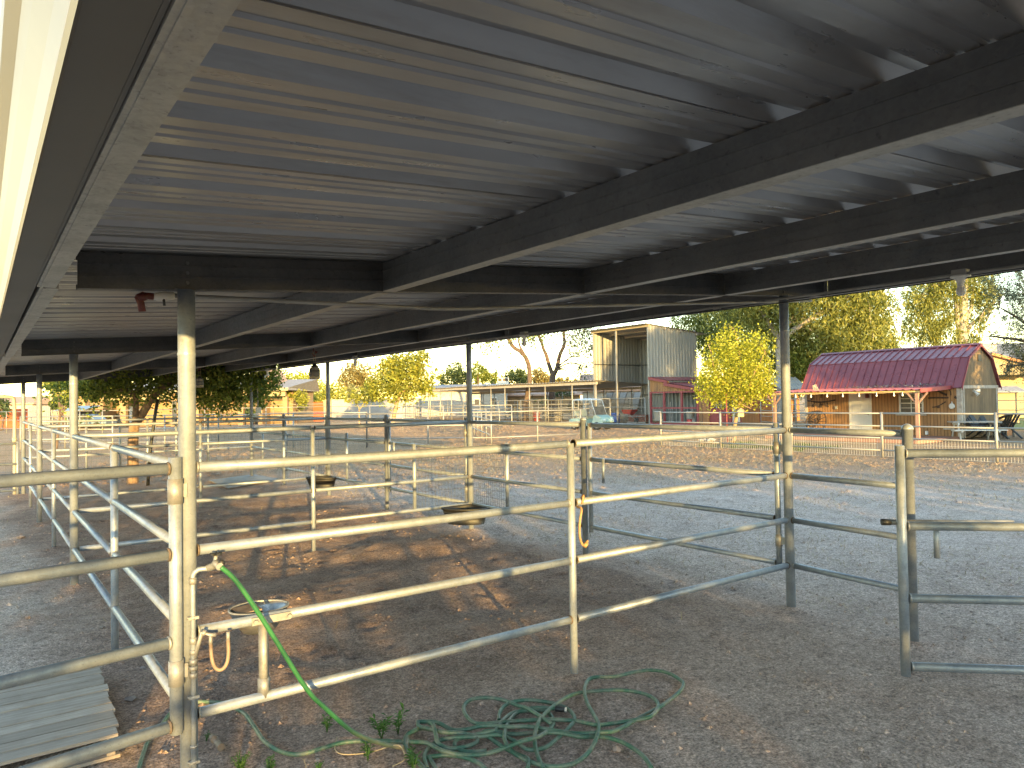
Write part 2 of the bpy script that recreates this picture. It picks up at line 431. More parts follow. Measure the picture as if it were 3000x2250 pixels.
# eave channels: low one on the camera's side, high one opposite
def eave_low(y0, y1, dx):
    mb = MB(); t = .006; x = .262+dx; z = zb(.262)-.001
    mb.box((x-.066, y0, z), (x, y1, z+t)); mb.box((x-.066, y0, z+t), (x-.06, y1, z+BH-.004)); mb.box((x-.06, y0, z+BH-.01), (x, y1, z+BH-.004))
    mb.box((x-t, y0, z+t), (x, y1, z+.024)); mb.box((x-.055, y0, z-.003), (x-.045, y1, z))
    return mb.build('eave_channel', M['eave'], shelter)
for i in range(len(BAYS)-1): eave_low(BAYS[i]+.01, BAYS[i+1]-.004, .012 if i % 2 == 1 else 0.)
for i in range(len(BAYS)-1):
    y0, y1 = BAYS[i], BAYS[i+1]; x = 6.08; z = zb(x); mb = MB()
    mb.box((x, y0+.003, z-.002), (x+.006, y1-.003, z+BH-.004)); mb.box((x-.06, y0+.003, z-.002), (x, y1-.003, z+.004)); mb.box((x-.06, y0+.003, z+BH-.01), (x, y1-.003, z+BH-.004))
    mb.box((x+.006, y0+.003, z+.05), (x+.010, y1-.003, z+.056))
    mb.build('eave_channel', M['purlin'], shelter)
# K-style gutter along the low edge
gx = MB(); gy0, gy1 = -1.55, 18.75; z = 2.252
prof = [(.186,z+.002),(.104,z-.004),(.098,z-.012),(.092,z-.004),(.094,z+.012),(.083,z+.045),(.064,z+.085),(.054,z+.11),(.034,z+.128),(.030,z+.150),(.036,z+.150),(.042,z+.132),(.062,z+.114),(.072,z+.085),(.091,z+.045),(.106,z+.008),(.186,z+.010)]
n = len(prof); vs = [(x,gy0,zz) for x,zz in prof]+[(x,gy1,zz) for x,zz in prof]
gx.add(vs, [(i,(i+1)%n,n+(i+1)%n,n+i) for i in range(2,n-1)], False)
gx.build('gutter', M['gutter'], shelter)
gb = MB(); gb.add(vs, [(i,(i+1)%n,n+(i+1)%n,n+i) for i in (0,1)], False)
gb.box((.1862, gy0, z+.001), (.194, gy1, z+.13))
gb.build('gutter_bottom', M['gutter_shade'], shelter)
def post(x, y):
    mb = MB(); r = .0375; zt = zb(x) - .003
    mb.tube([(x,y,-.3),(x,y,zt-.3),(x,y,zt-.292),(x,y,zt-.284),(x,y,zt)], r, 20, radii=[r,r,r+.003,r,r])
    p = mb.build('post', M['post'], shelter)
    pl = MB().box((x-.05, y-.03, zt), (x+.05, y+.06, zt+.0025))
    pl.build('cap_plate', M['beam'], p)
    return p
for y in BAYS:
    for x in (XL, XR): post(x, y)
for y in BAYS:
    mb = MB()
    for x in (XL, XR):
        for dz in (.03, .075, .12):
            c = Vector((x+.005, y, zb(x)+dz)); MB().tube([c+Vector((0,-.0005,0)), c+Vector((0,-.008,0))], .008, 6).build('bolt', M['purlin'], shelter)

# ------------------------------------------------------------------ pipe pens
RZ = (.36, .73, 1.095, 1.47)
RR = .0242
def weld(mb, p, d, r):
    p, d = Vector(p), Vector(d).normalized()
    mb.tube([p, p+d*.004, p+d*.010], r, 12, radii=[r+.003, r+.004, r+.0005])
def rail(p0, p1, parent, r=RR, wl=True, mat='pipe', n=12, name='rail', sag=.0):
    p0, p1 = Vector(p0), Vector(p1); mb = MB(); d = (p1-p0)
    if sag:
        k = [p0+d*t+Vector((0,0,-sag*4*t*(1-t))) for t in (0,.2,.4,.6,.8,1)]
    else: k = [p0, p1]
    mb.tube(k, r, n)
    o = mb.build(name, M[mat], parent)
    if wl:
        for p, dd in ((p0, d), (p1, -d)):
            w = MB(); weld(w, p, dd, r); w.build('weld', M['rust'] if rnd.random() < .3 else M['steel'], o)
    return o
def upright(x, y, z0, z1, parent, r=RR, mat='pipe', n=14, name='upright', dome=False):
    mb = MB()
    if dome: mb.tube([(x,y,z0),(x,y,z1)]+[(x,y,z1+r*1.15*math.sin(a)) for a in (.0,.3,.6,.9,1.2,1.45)], r, n, radii=[r,r]+[r*1.16*math.cos(a) for a in (.0,.3,.6,.9,1.2,1.45)])
    else: mb.tube([(x,y,z0),(x,y,z1)], r, n)
    return mb.build(name, M[mat], parent)
def mesh_panel(a, b, z0, z1, parent, du=.05, dz=.1, r=.0021, mat='wire', name='wire_mesh'):
    a, b = Vector(a), Vector(b); mb = MB(); L = (b-a).length; n = max(1, round(L/du)); m = max(1, round((z1-z0)/dz))
    for i in range(n+1):
        p = a.lerp(b, i/n); mb.tube([(p.x,p.y,z0),(p.x,p.y,z1)], r, 3, cap=False)
    nn = (b-a).cross(Vector((0,0,1))).normalized()*r*1.8
    for j in range(m+1):
        z = z0+(z1-z0)*j/m; mb.tube([Vector((a.x,a.y,z))+nn, Vector((b.x,b.y,z))+nn], r, 3, cap=False)
    return mb.build(name, M[mat], parent)
PG = 'pipe fence runs between the shelter posts'
pr = .0375
# cross fences, front to back
CR = [('front pipe fence of the nearest pen, with a tan strap tied to it', 3.55, 3.05),
      ('second pipe cross fence behind the large corner feed tub', 8.38, 3.2),
      ('third pipe cross fence behind the small far feed tub', 13.35, 3.1),
      ('rear pipe fence of the shelter with wire mesh along its lower half', 18.2, 3.1)]
cross = []
for lab, y, xm in CR:
    f = thing('pipe_fence', lab, 'fence', (XL+pr, y, 0), PG); cross.append(f)
    for k, z in enumerate(RZ):
        s = 0. if y > 5 else 0.
        rail((XL+pr, y, z), (xm-RR, y, z), f, sag=.004 if k == 3 else 0)
        if not (y > 5 and k == 0 and False): rail((xm+RR, y, z), (XR-pr, y, z), f)
    upright(xm, y, -.2, RZ[3]+.003, f)
    if y > 5 and y < 18:
        xs = 4.55; upright(xs, y, RZ[0]+RR, RZ[2]+.12, f); mesh_panel((xs+RR, y+.03, 0), (XR-pr, y+.03, 0), RZ[0]+.02, RZ[2]+.1, f, .05, .1)
    if y > 18:
        mesh_panel((XL+pr, y+.03, 0), (XR-pr, y+.03, 0), .05, 1.1, f, .1, .1)
        for xx in (1.9, 2.55, 3.7, 4.4): upright(xx, y, RZ[0], RZ[3], f)
# side fences on the left line
LL = ['near left side pipe fence between the hose post and the next post', 'middle left side pipe fence beyond the second left post', 'farthest left side pipe fence at the shelter end']
for i, lab in enumerate(LL):
    y0, y1 = BAYS[1+i], BAYS[2+i]; f = thing('pipe_fence', lab, 'fence', (XL, y0+pr, 0), PG)
    ym = (5.75, 10.75, 15.7)[i]
    for z in RZ:
        rail((XL, y0+pr, z), (XL, ym-RR, z), f); rail((XL, ym+RR, z), (XL, y1-pr, z), f)
    upright(XL, ym, -.2, RZ[3]-.01, f)
# right line: a fixed panel ending in a domed post, then a gate hung on the nearer shelter post
RLAB = [('right side pipe fence running from the large corner feed tub to a domed post', 'galvanized pipe gate hung on the right front shelter post, folded pipe handle dangling'),
        ('right side pipe fence of the second pen behind the large feed tub', 'galvanized pipe gate of the second pen beyond the large feed tub'),
        ('right side pipe fence of the third pen under the black speaker', 'galvanized pipe gate of the third pen near the black speaker')]
for i, (la, lb) in enumerate(RLAB):
    y0, y1 = BAYS[1+i], BAYS[2+i]; ym = y0+2.52
    f = thing('pipe_fence', la, 'fence', (XR, ym, 0), PG)
    for z in RZ: rail((XR, ym+.04, z), (XR, y1-pr, z), f)
    upright(XR, ym, -.2, RZ[3]+.05, f, r=.033, dome=True, name='domed_post')
    xs = y1-.85; upright(XR, xs, RZ[0]+RR, RZ[2]+.12, f); mesh_panel((XR+.03, xs+RR, 0), (XR+.03, y1-pr, 0), RZ[0]+.02, RZ[2]+.1, f, .05, .1)
    g = thing('pipe_gate', lb, 'gate', (XR, y0+.1, 0), 'pipe gates of the right side')
    for z in RZ: rail((XR, y0+.1+RR, z), (XR, ym-.1-RR, z), g)
    upright(XR, y0+.1, .3, RZ[3]+.06, g, name='hinge_stile'); upright(XR, ym-.1, .3, RZ[3]+.02, g, name='latch_stile')
    for z in (.55, 1.32):
        h = MB(); h.tube([(XR,y0+.1,z-.05),(XR,y0+.1,z+.05)], RR+.006, 14); h.box((XR-.012,y0+pr-.004,z-.03),(XR+.012,y0+.1-RR-.002,z+.03)); h.build('hinge', M['steel'], g)
    h = MB(); hy = ym-.36; h.tube([(XR-.05,hy,1.12),(XR-.05,hy,.86)], .017, 10); h.tube([(XR-.05,hy+.01,1.105),(XR-.02,hy+.01,1.105)], .01, 8); h.build('latch_handle', M['pipe'], g)
# short panel from right front post to a domed gate post
gp = Vector((5.31, 2.53, 0))
f = thing('pipe_fence', 'short pipe fence from the right front shelter post to a tall domed gate post', 'fence', (XR, BAYS[1]-pr, 0), PG)
for z in RZ:
    a = Vector((XR-.003, BAYS[1]-pr, z)); b = Vector((gp.x+.01, gp.y+.034, z-.0))
    rail(a, b, f, wl=True)
upright(gp.x, gp.y, -.2, 1.50, f, r=.036, dome=True, name='domed_post', n=18)
# front right gate, swung open at 45 degrees
g = thing('pipe_gate', 'open pipe gate at the right edge with a black tipped latch bar', 'gate', (4.60, 2.22, 0))
gd = Vector((.72, -.70, 0)).normalized(); gs = Vector((4.585, 2.235, 0))
upright(gs.x, gs.y, .03, 1.435, g, r=.0285, n=18, name='stile')
for z in (.085, .50, .94, 1.385):
    rail(gs+gd*.03+Vector((0,0,z)), gs+gd*2.6+Vector((0,0,z)), g, r=.027, n=16)
e = gs+gd*2.63; upright(e.x, e.y, .03, 1.435, g, r=.0285, name='stile')
nb = Vector((gd.y, -gd.x, 0))*-.055
mb = MB(); a = gs+nb-gd*.09+Vector((0,0,.955)); mb.tube([a, a+gd*.75], .017, 12); lb_ = mb.build('latch_bar', M['steel'], g)
mb = MB(); mb.tube([a-gd*.008, a+gd*.045], .0205, 12); mb.build('bar_tip', M['black'], lb_)
mb = MB(); a2 = gs+nb+gd*.22+Vector((0,0,.955)); mb.tube([a2, a2-Vector((0,0,.22))], .017, 12); mb.build('latch_handle', M['pipe'], g)
# left gate across the front, hung on the left front post
lg = thing('pipe_gate', 'closed pipe gate at the left edge beside the hose post', 'gate', (.70, 3.5, 0))
ls = Vector((.706, 3.50, 0)); upright(ls.x, ls.y, .315, 1.525, lg, r=.027, n=18, name='hinge_stile')
end = gr(0, 1410, 1.476); ld = Vector((end.x-ls.x, end.y-ls.y, 0)).normalized()
for z in (.352, .715, 1.10, 1.476):
    rail(ls+ld*.027+Vector((0,0,z)), ls+ld*2.4+Vector((0,0,z)), lg, r=.0265, n=16)
le = ls+ld*2.43; upright(le.x, le.y, .315, 1.525, lg, r=.027, name='stile')
for z in (.58, 1.375):
    h = MB(); h.tube([(ls.x,ls.y,z-.055),(ls.x,ls.y,z+.055)], .0325, 16); h.box((ls.x+.02,ls.y+.002,z-.03),(XL-.012,BAYS[1]-.02,z+.03)); h.build('hinge', M['steel'], lg)
# mesh gate continuing left of the rear corner, thin lamp pole with a curved arm
f = thing('mesh_fence', 'pipe and wire mesh fence left of the farthest left shelter post', 'fence', (XL-.05, 18.2, 0))
for z in (.08, .62, 1.04): rail((XL-.1, 18.2, z), (-4.2, 18.2, z), f, wl=False)
mesh_panel((XL-.1, 18.23, 0), (-4.2, 18.23, 0), .1, 1.0, f, .1, .1)
for x in (XL-.1, -1.9, -4.2): upright(x, 18.2, -.1, 1.08, f)
lp = thing('bent_pole', 'bent galvanized pole arching left beside the farthest left post', 'pole', (.62, 18.26, 0))
pz = onY(0, 1157, 18.26).z
mb = MB(); mb.tube(spline([(.62,18.26,-.1),(.62,18.26,1.2),(.615,18.26,1.86),(.56,18.26,1.99),(.3,18.26,pz-.03),(.0,18.26,pz+.06),(-.5,18.26,pz+.08),(-1.2,18.26,pz+.02)], 5), .034, 12); mb.build('pole', M['gutter'], lp)
mb = MB(); mb.tube([(.62,18.26,1.06),(.62,18.26,1.16)], .045, 12); mb.build('collar', M['gutter'], lp)
# ------------------------------------------------------------------ water, tubs, hose, lamps, jars
pb = onX(392, 868, XL)  # reference
sp = thing('standpipe', 'galvanized standpipe with brass spigot strapped to the left front post', 'water pipe', (.79, 3.47, 0))
sx, sy = dep(566, 1900, 3.255).x, dep(566, 1900, 3.255).y
mb = MB(); mb.tube([(sx,sy,-.05),(sx,sy,.985)]+[(sx+.035*(1-math.cos(a)), sy-.012*(1-math.cos(a)), .985+.035*math.sin(a)) for a in (.4,.8,1.2,1.57)]+[(sx+.075,sy-.03,1.02)], .0115, 12)
pipe_ = mb.build('riser', M['pipe'], sp)
def collar(z0, z1, r, mat='steel', nm='collar', par=pipe_):
    MB().tube([(sx,sy,z0),(sx,sy,z1)], r, 14).build(nm, M[mat], par)
for z0, z1, r in ((.955,.985,.0165),(.80,.815,.015),(.69,.72,.0155),(.645,.665,.0155),(.60,.625,.0175),(.575,.595,.0195),(.54,.565,.017),(.45,.465,.0155),(.235,.245,.0155),(.165,.18,.0155)): collar(z0, z1, r)
for z in (.807, .457, .172):   # straps to post
    mb = MB(); mb.tube([(sx-.02,sy,z-.006),(sx-.02,sy,z+.006)], .006, 8); mb.tube([(sx+.02,sy,z-.006),(sx+.02,sy,z+.006)], .006, 8); mb.bar((sx-.022,sy-.012,z),(sx+.022,sy-.012,z),.004,.012); mb.build('pipe_strap', M['steel'], pipe_)
so = dep(645, 1660, 3.20)
v0 = Vector((sx+.075, sy-.03, 1.02)); vt = so
mb = MB()
mb.tube([v0-Vector((.02,-.008,0)), v0+Vector((.01,-.004,.012)), v0.lerp(vt,.45)+Vector((0,0,.02)), vt.lerp(v0,.12)], .013, 14, radii=[.015,.017,.016,.012])
mb.tube([v0.lerp(vt,.35)+Vector((0,0,.01)), v0.lerp(vt,.35)+Vector((.004,-.004,.055))], .009, 10)
mb.tube([vt.lerp(v0,.22), vt.lerp(v0,.10), vt], .0155, 14, radii=[.013,.017,.015])
spg = mb.build('spigot', M['steel'], sp)
hc = v0.lerp(vt,.35)+Vector((.004,-.004,.058)); mb = MB()
for a in range(5):
    t = a*2*math.pi/5; mb.tube([hc, hc+Vector((math.cos(t)*.026, math.sin(t)*.026, .004))], .006, 6)
mb.build('spigot_handle', M['black'], spg)
mb = MB(); c = vt.lerp(v0,.25)+Vector((.012,-.01,.018)); mb.lathe(c, [(.004,-.012),(.014,-.008),(.014,.008),(.006,.014),(0,.015)], 8); mb.build('shutoff_knob', M['black'], spg)
# tee outlet and drip tube to the waterer
w = thing('automatic_waterer', 'oval steel automatic waterer bowl clamped on the front fence rail', 'waterer', (1.08, 3.47, .36))
def fy(px, py, y=3.55): return onY(px, py, y)
bc = fy(757, 1798, 3.70); bc.z = .742
bowl = MB(); bowl.lathe((bc.x, bc.y-.01, bc.z), [(.02,-.105),(.075,-.10),(.11,-.06),(.132,-.015),(.142,.008),(.147,.008),(.147,.002),(.138,-.018),(.115,-.064),(.08,-.107),(.02,-.112)][::-1], 28, .96, .82)
bowl.build('bowl', M['bowl'], w)
rim = MB(); P = []
rim.tube([(bc.x+.140*math.cos(a), bc.y-.01+.119*math.sin(a), bc.z+.006) for a in [i*2*math.pi/32 for i in range(33)]], .006, 8, cap=False); rim.build('rim', M['steel'], w)
fl = MB(); fl.box((bc.x-.115,bc.y-.075,bc.z-.02),(bc.x+.0,bc.y+.06,bc.z+.0)); fl.obox((bc.x-.06,bc.y-.01,bc.z+.006),(.055,0,.004),(0,.065,0),(0,0,.005)); fl.build('valve_cover', M['brown_tube'], w)
br = MB(); zr = .73; br.bar((bc.x-.085,3.5215,zr),(bc.x+.10,3.5215,zr),.006,.036)
for dx in (-.07, .09): br.tube([(bc.x+dx,3.512,zr),(bc.x+dx,3.50,zr)], .011, 6)
br.build('bracket', M['steel'], w)
px_ = fy(773, 1940).x; st = MB(); st.tube([(px_,3.552,RZ[0]+RR-.004),(px_,3.552,RZ[1]-RR+.002)], .024, 4); st.build('support_leg', M['steel'], w)
st = MB(); st.tube([(px_,3.552,RZ[0]-.0),(px_,3.552,RZ[0]+.09)], .030, 4); st.build('leg_saddle', M['steel'], w)
tz = .595
mb = MB(); a = Vector((sx+.01,sy,tz)); b = Vector((fy(617,1858).x, 3.50, .70))
ta = dep(592, 1852, 3.26); tb = dep(617, 1860, 3.27); tc = dep(668, 1858, 3.30)
mb = MB(); mb.tube([(sx,sy,.61), ta, tb, tb+(tc-tb)*.3], .0095, 10); mb.tube([ta,ta+(tb-ta)*.4],.014,8); mb.tube([tb, tb+Vector((0,0,-.045))], .0085, 10); mb.tube([tc+Vector((0,0,.012)), tc+Vector((0,0,-.03))], .0085, 10)
mb.build('tee_fitting', M['steel'], w)
d0 = tb+Vector((0,0,-.04)); d1 = tc+Vector((0,0,-.025)); mid = dep(647, 1962, 3.27)
mb = MB(); mb.tube([d0.lerp(d1, .5-.5*math.cos(a_)) + (mid-d0.lerp(d1,.5))*math.sin(a_)**.55 for a_ in [i*math.pi/24 for i in range(25)]], .0085, 10); mb.build('drip_tube', M['brown_tube'], w)

# hoses ------------------------------------------------------------
def gz(px, py, z=.0125): return gr(px, py, z)
def Z8(L, h=.0125):
    out = []
    for q in L:
        hh = q[2] if len(q) > 2 else h
        out.append(gz(1100+.4521*q[0], 1900+.4521*q[1], hh))
    return out
HR = .0108
land = gz(1177, 2189)
sky_ = [(647,1661),(690,1700),(749,1783),(814,1885),(899,2019),(954,2075),(1036,2145),(1117,2178)]
nrm = Vector((so.y-land.y, land.x-so.x, 0)).normalized()
A = []
for (x, y) in sky_:
    d = Vector(ray(x, y)); t = (so-Vector(CAM)).dot(nrm)/d.dot(nrm); p = Vector(CAM)+d*t; p.z = max(p.z, .014); A.append(p)
A += [land]+Z8([(200,625),(215,560),(270,522),(330,520),(420,540)])
mb = MB(); mb.tube(spline(A, 7), HR, 12)
single('garden_hose', mb, M['hose2'], 'clean green hose running down from the spigot to the ground', 'hose', 'green garden hoses')
B = [gz(380,2330), gz(407,2250), gz(431,2178), gz(468,2133), gz(505,2098), gz(545,2070), gz(586,2056), gz(651,2060), gz(712,2088), gz(745,2129), gz(773,2170), gz(814,2198), gz(858,2210), gz(899,2206), gz(954,2189), gz(1008,2175), gz(1090,2170), gz(1165,2173)]
B[4].y += .05; B[5].y += .05
B += Z8([(230,605),(330,612,.022),(430,660,.03),(560,690,.02),(700,685,.02),(820,650,.03),(950,600,.045),(1060,570,.035),(1140,510,.02),(1150,460,.015),(1110,410),(1020,400),(900,415),(830,460,.02),(790,520,.03),(740,540,.035),(640,560,.02),(530,590,.02),(520,640),(600,670),(720,662,.02)])
mb = MB(); mb.tube(spline(B, 7), HR, 12)
single('garden_hose', mb, M['hose'], 'dusty green hose snaking behind the left front post into the heap', 'hose', 'green garden hoses')
Cc = Z8([(1195,392,.02),(1150,388,.02),(1050,384,.02),(950,400),(885,445),(845,515,.03),(838,590,.035),(880,660,.02),(960,715),(1060,752),(1180,765),(1300,737),(1390,660),(1437,565,.03),(1445,490,.035),(1410,420,.02),(1370,345),(1355,270,.02),(1375,208),(1425,185),(1550,182),(1680,152),(1800,140),(1900,160),(1970,200),(1996,232),(1960,290),(1840,380),(1700,455),(1560,530,.02),(1480,542,.03),(1300,550,.02),(1150,530,.03),(1000,507,.03),(860,507,.04),(700,500,.03),(600,522,.02),(500,527,.03),(400,480,.035),(290,474,.02),(276,480,.02),(285,505,.02),(350,520,.035),(430,540,.045),(560,550,.03),(635,568,.02),(660,600),(600,632),(480,648,.02),(405,612,.03),(392,560,.045),(372,492,.06),(352,482,.055)])
mb = MB(); mb.tube(spline(Cc, 7), HR, 12)
hc_ = tag(mb.build('garden_hose', M['hose']), 'long dusty green hose looping wide out to the right of the heap', 'hose', 'green garden hoses')
V = np.array(mb.v)
e0, e1 = Z8([(1165,389,.02)])[0], Z8([(1228,396,.02)])[0]
MB().tube([e0, e0.lerp(e1,.1), e0.lerp(e1,.75), e0.lerp(e1,.76), e1], .0155, 12, radii=[.0125,.0155,.0155,.014,.014]).build('hose_end', M['black'], hc_)
MB().tube([e1, e1+(e1-e0)*.16], .0135, 12).build('hose_thread', M['white_pvc'], hc_)
D = Z8([(1790,776),(1740,702),(1660,640),(1560,592),(1450,570),(1330,572,.02),(1200,548,.025),(1040,545,.02),(900,555,.02),(760,535,.03),(700,545,.02),(760,590),(830,640,.02),(930,690),(990,720),(985,780)])
mb = MB(); mb.tube(spline(D, 7), HR, 12)
single('garden_hose', mb, M['hose'], 'dusty green hose trailing off toward the bottom of the view', 'hose', 'green garden hoses')
E_ = Z8([(1095,790),(1050,690),(1032,590,.03),(1052,490,.04),(1100,420,.03),(1200,340,.02),(1300,292),(1450,274),(1600,270),(1730,290),(1812,330),(1832,380),(1785,438,.03),(1690,462,.02),(1500,490,.02),(1430,495,.035),(1300,470,.02),(1150,460,.03),(1000,465,.03),(850,474,.03),(700,488,.03),(630,475,.02),(580,420),(575,370),(620,330),(720,318),(820,332),(930,372,.02),(985,388,.03),(1100,460,.04),(1140,490,.03)])
mb = MB(); mb.tube(spline(E_, 7), HR, 12)
single('garden_hose', mb, M['hose'], 'dusty green hose forming the tall middle loop of the heap', 'hose', 'green garden hoses')
F_ = Z8([(800,468),(812,400),(870,352),(980,334),(1100,345),(1200,370),(1270,412),(1290,462),(1255,510,.02),(1180,580),(1100,640),(990,655),(900,600,.02),(800,560,.03),(680,570,.02),(560,575,.03),(430,590),(350,640),(318,700),(335,776)])
mb = MB(); mb.tube(spline(F_, 7), HR, 12)
single('garden_hose', mb, M['hose'], 'dusty green hose coiled around the black hose end', 'hose', 'green garden hoses')
G_ = Z8([(270,525,.03),(205,560,.02),(190,620),(228,685),(280,740),(340,800)]); G_2 = Z8([(355,702),(480,690),(600,712),(680,750),(720,790)])
mb = MB(); mb.tube(spline(G_+Z8([(420,830),(380,760),(350,710)])+G_2, 7), HR, 12)
single('garden_hose', mb, M['hose'], 'grey green hose curling at the near left of the heap', 'hose', 'green garden hoses')
tw = [gz(987,2160,.01), gz(982,2195,.008), gz(1008,2210,.008), gz(1080,2205,.01), gz(1130,2190,.03), gz(1166,2183,.04), gz(1182,2200,.02), gz(1185,2225,.008), gz(1150,2245,.008)]
single('baling_twine', MB().tube(spline(tw, 6), .003, 6), M['twine'], 'thin tan twine curling on the dirt beside the hose landing', 'twine')
# strap tied on the front fence
sx_ = 3.05+.055; yy = 3.55
mb = MB(); loop = [(sx_+.01,yy-.03,1.085),(sx_+.02,yy-.032,1.13),(sx_+.045,yy+.0,1.13),(sx_+.045,yy+.034,1.095),(sx_+.02,yy+.03,1.06),(sx_+.0,yy-.034,1.055),(sx_-.02,yy-.04,.98),(sx_-.025,yy-.04,.9),(sx_-.012,yy-.04,.845),(sx_+.012,yy-.042,.822),(sx_+.04,yy-.045,.85)]
mb.tube(spline(loop, 6), .0075, 8); mb.tube([(sx_+.008,yy-.045,.815),(sx_+.03,yy-.046,.835)], .014, 8)
single('leather_strap', mb, M['strap'], 'tan strap looped over the front fence rail beside its middle upright', 'strap')

# feed tubs --------------------------------------------------------
def feed_tub(y, zr, lab, s=1.):
    t = thing('feed_tub', lab, 'feed tub', (XR-.2, y-.2, zr-.25*s), 'black corner feed tubs')
    def ring(k, z):
        """quarter-round outline: two straight sides in the corner, bulging front"""
        a = Vector((XR-.05, y-.05, z)); L = .50*s*k; o = (1-k)*.12*s
        a = a + Vector((-o,-o,0)); pts = [a]
        for i in range(11):
            ph = math.pi + (math.pi/2)*i/10
            bul = L*(1.0 if i in (0,10) else 1.06)
            pts.append(a + Vector((math.cos(ph)*bul, math.sin(ph)*bul, 0)))
        return pts
    lev = [(1.04,0),(1.04,-.03*s),(.99,-.034*s),(.97,-.06*s),(.99,-.062*s),(.99,-.072*s),(.96,-.075*s),(.80,-.25*s)]
    inn = [(.97,-.005),(.93,-.06*s),(.76,-.235*s)]
    mb = MB(); n = 12
    rings = [ring(k, zr+z) for k, z in inn[::-1]] + [ring(1.0, zr+.004)] + [ring(k, zr+z) for k, z in lev]
    vs = [p for r_ in rings for p in r_]; fs = []
    for i in range(len(rings)-1):
        for j in range(n): fs.append((i*n+j, i*n+(j+1)%n, (i+1)*n+(j+1)%n, (i+1)*n+j))
    fs.append(tuple(range(n))); fs.append(tuple((len(rings)-1)*n+j for j in range(n))[::-1])
    mb.add(vs, fs, True); mb.build('tub', M['rubber'], t)
    hk = MB()
    hk.bar((XR-.06,y-.2,zr-.01),(XR-.02,y-.2,zr-.03),.03,.004); hk.bar((XR-.2,y-.06,zr-.01),(XR-.2,y-.02,zr-.03),.03,.004)
    hk.build('mounting_clip', M['black'], t)
feed_tub(8.38, onY(1378,1484,8.15).z, 'large black corner feed tub on the right post of the nearest pen', .86)
feed_tub(13.35, onY(975,1395,13.1).z, 'smaller looking black corner feed tub on the far post of the second pen', .82)
mt = [gr(612,1409), gr(668,1434), gr(700,1427), gr(800,1412), gr(815,1404), gr(742,1393)]
mb = MB(); mb.prism([(p.x,p.y,.006+.012*(i%2)) for i, p in enumerate(mt)], (0,0,.014)); single('rubber_mat', mb, M['mat'], 'grey rubber mat lying on the dirt at the back of the third pen', 'mat')

# lamps, conduit, jars ---------------------------------------------
cd = thing('conduit', 'grey electrical conduit run under the right side of the roof', 'conduit', (5.3, 6., 2.5))
cz = zb(5.3) - .03
mb = MB(); pts = [(5.3, y, cz - .006*abs(math.sin(y*.7))) for y in np.arange(-3., 18.2, .4)]
mb.tube(pts, .011, 8); mb.build('conduit_pipe', M['conduit'], cd)
for y in (.9, 1.4, 4.1, 4.9, 5.8, 8.9, 10.4, 13.9, 15.2): MB().tube([(5.3,y,cz-.004),(5.3,y+.08,cz-.004)], .0145, 10).build('coupling', M['conduit'], cd)
mb = MB(); mb.tube(spline([(5.3-.02*math.sin(y*1.3), y, cz-.022-.014*abs(math.sin(y*.65))) for y in np.arange(.4, 12., .45)], 3), .0045, 6); mb.build('loose_cable', M['black'], cd)
for i, y in enumerate((2.15, 6.98, 11.85, 16.6)):
    l = thing('lamp', ['bare bulb lamp holder hanging at the upper right beneath the roof', 'bare bulb lamp holder above the golf cart direction', 'bare bulb lamp holder right of the nearer hanging jar', 'farthest bare bulb lamp holder near the black speaker'][i], 'lamp', (5.3, y, cz-.05), 'bare bulb lamps under the roof')
    b = MB(); b.box((5.3-.03,y-.045,cz-.012),(5.3+.03,y+.045,cz+.025)); b.build('junction_box', M['conduit'], l)
    b = MB(); b.lathe((5.3,y,cz-.014), [(.015,-.075),(.02,-.074),(.022,-.045),(.03,-.028),(.058,-.012),(.062,-.006),(.058,0),(0,0)], 20); b.build('holder', M['porcelain'], l)
    b = MB(); b.lathe((5.3,y,cz-.075), [(.0,-.075),(.015,-.073),(.026,-.062),(.030,-.046),(.028,-.03),(.020,-.012),(.0155,.0),(.015,.01)], 20); b.build('bulb', M['bulb'], l)
def jar(p, h, lab, top):
    j = thing('hanging_jar', lab, 'jar', (p.x, p.y, p.z-h/2), 'fly trap jars hung from the roof')
    r = h*.37; z0 = -h/2
    b = MB(); b.lathe(p, [(r*.92,z0),(r,z0+.012),(r,z0+h*.68),(r*.9,z0+h*.78),(r*.66,z0+h*.82),(r*.66,z0+h*.86)], 20); bo = b.build('jar_body', M['jar'], j)
    b = MB(); b.lathe(p, [(r*1.015,z0+h*.22),(r*1.015,z0+h*.64)], 20); b.build('jar_label', M['jar_label'], bo)
    b = MB(); b.lathe(p, [(r*1.008,z0+.006),(r*1.012,z0+h*.2)], 20); b.build('bait_band', M['bait'], bo)
    b = MB(); b.lathe(p, [(r*.72,z0+h*.85),(r*.74,z0+h*.86),(r*.74,z0+h*.93),(r*.5,z0+h*.95),(r*.3,z0+h*1.05),(r*.42,z0+h*1.1),(0,z0+h*1.12)], 16); b.build('lid', M['black'], j)
    b = MB(); zt = z0+h*1.12
    for s in (-1, 1): b.tube([(p.x+s*.012,p.y,p.z+zt), (p.x+s*.02,p.y,top)], .003, 5)
    b.build('string', M['twine'], j)
    b = MB()
    for k in range(7): q = Vector((p.x+rnd.uniform(-.02,.02), p.y+rnd.uniform(-.015,.015), p.z+zt+.12+rnd.uniform(-.04,.05))); b.tube([q, q+Vector((rnd.uniform(-.04,.04),rnd.uniform(-.02,.02),rnd.uniform(-.03,.05)))], .008, 6)
    b.build('red_bow', M['red_pvc'], j)
p1 = onX(922, 1090, 3.9); jar(p1, .205, 'cloudy jar with grey label hanging by a red tie near the roof middle', zb(3.9)+.02)
p2 = dep(585, 1120, 14.4); jar(p2, .2, 'pale jar hanging half hidden just right of the left front post', zb(p2.x)+.02)
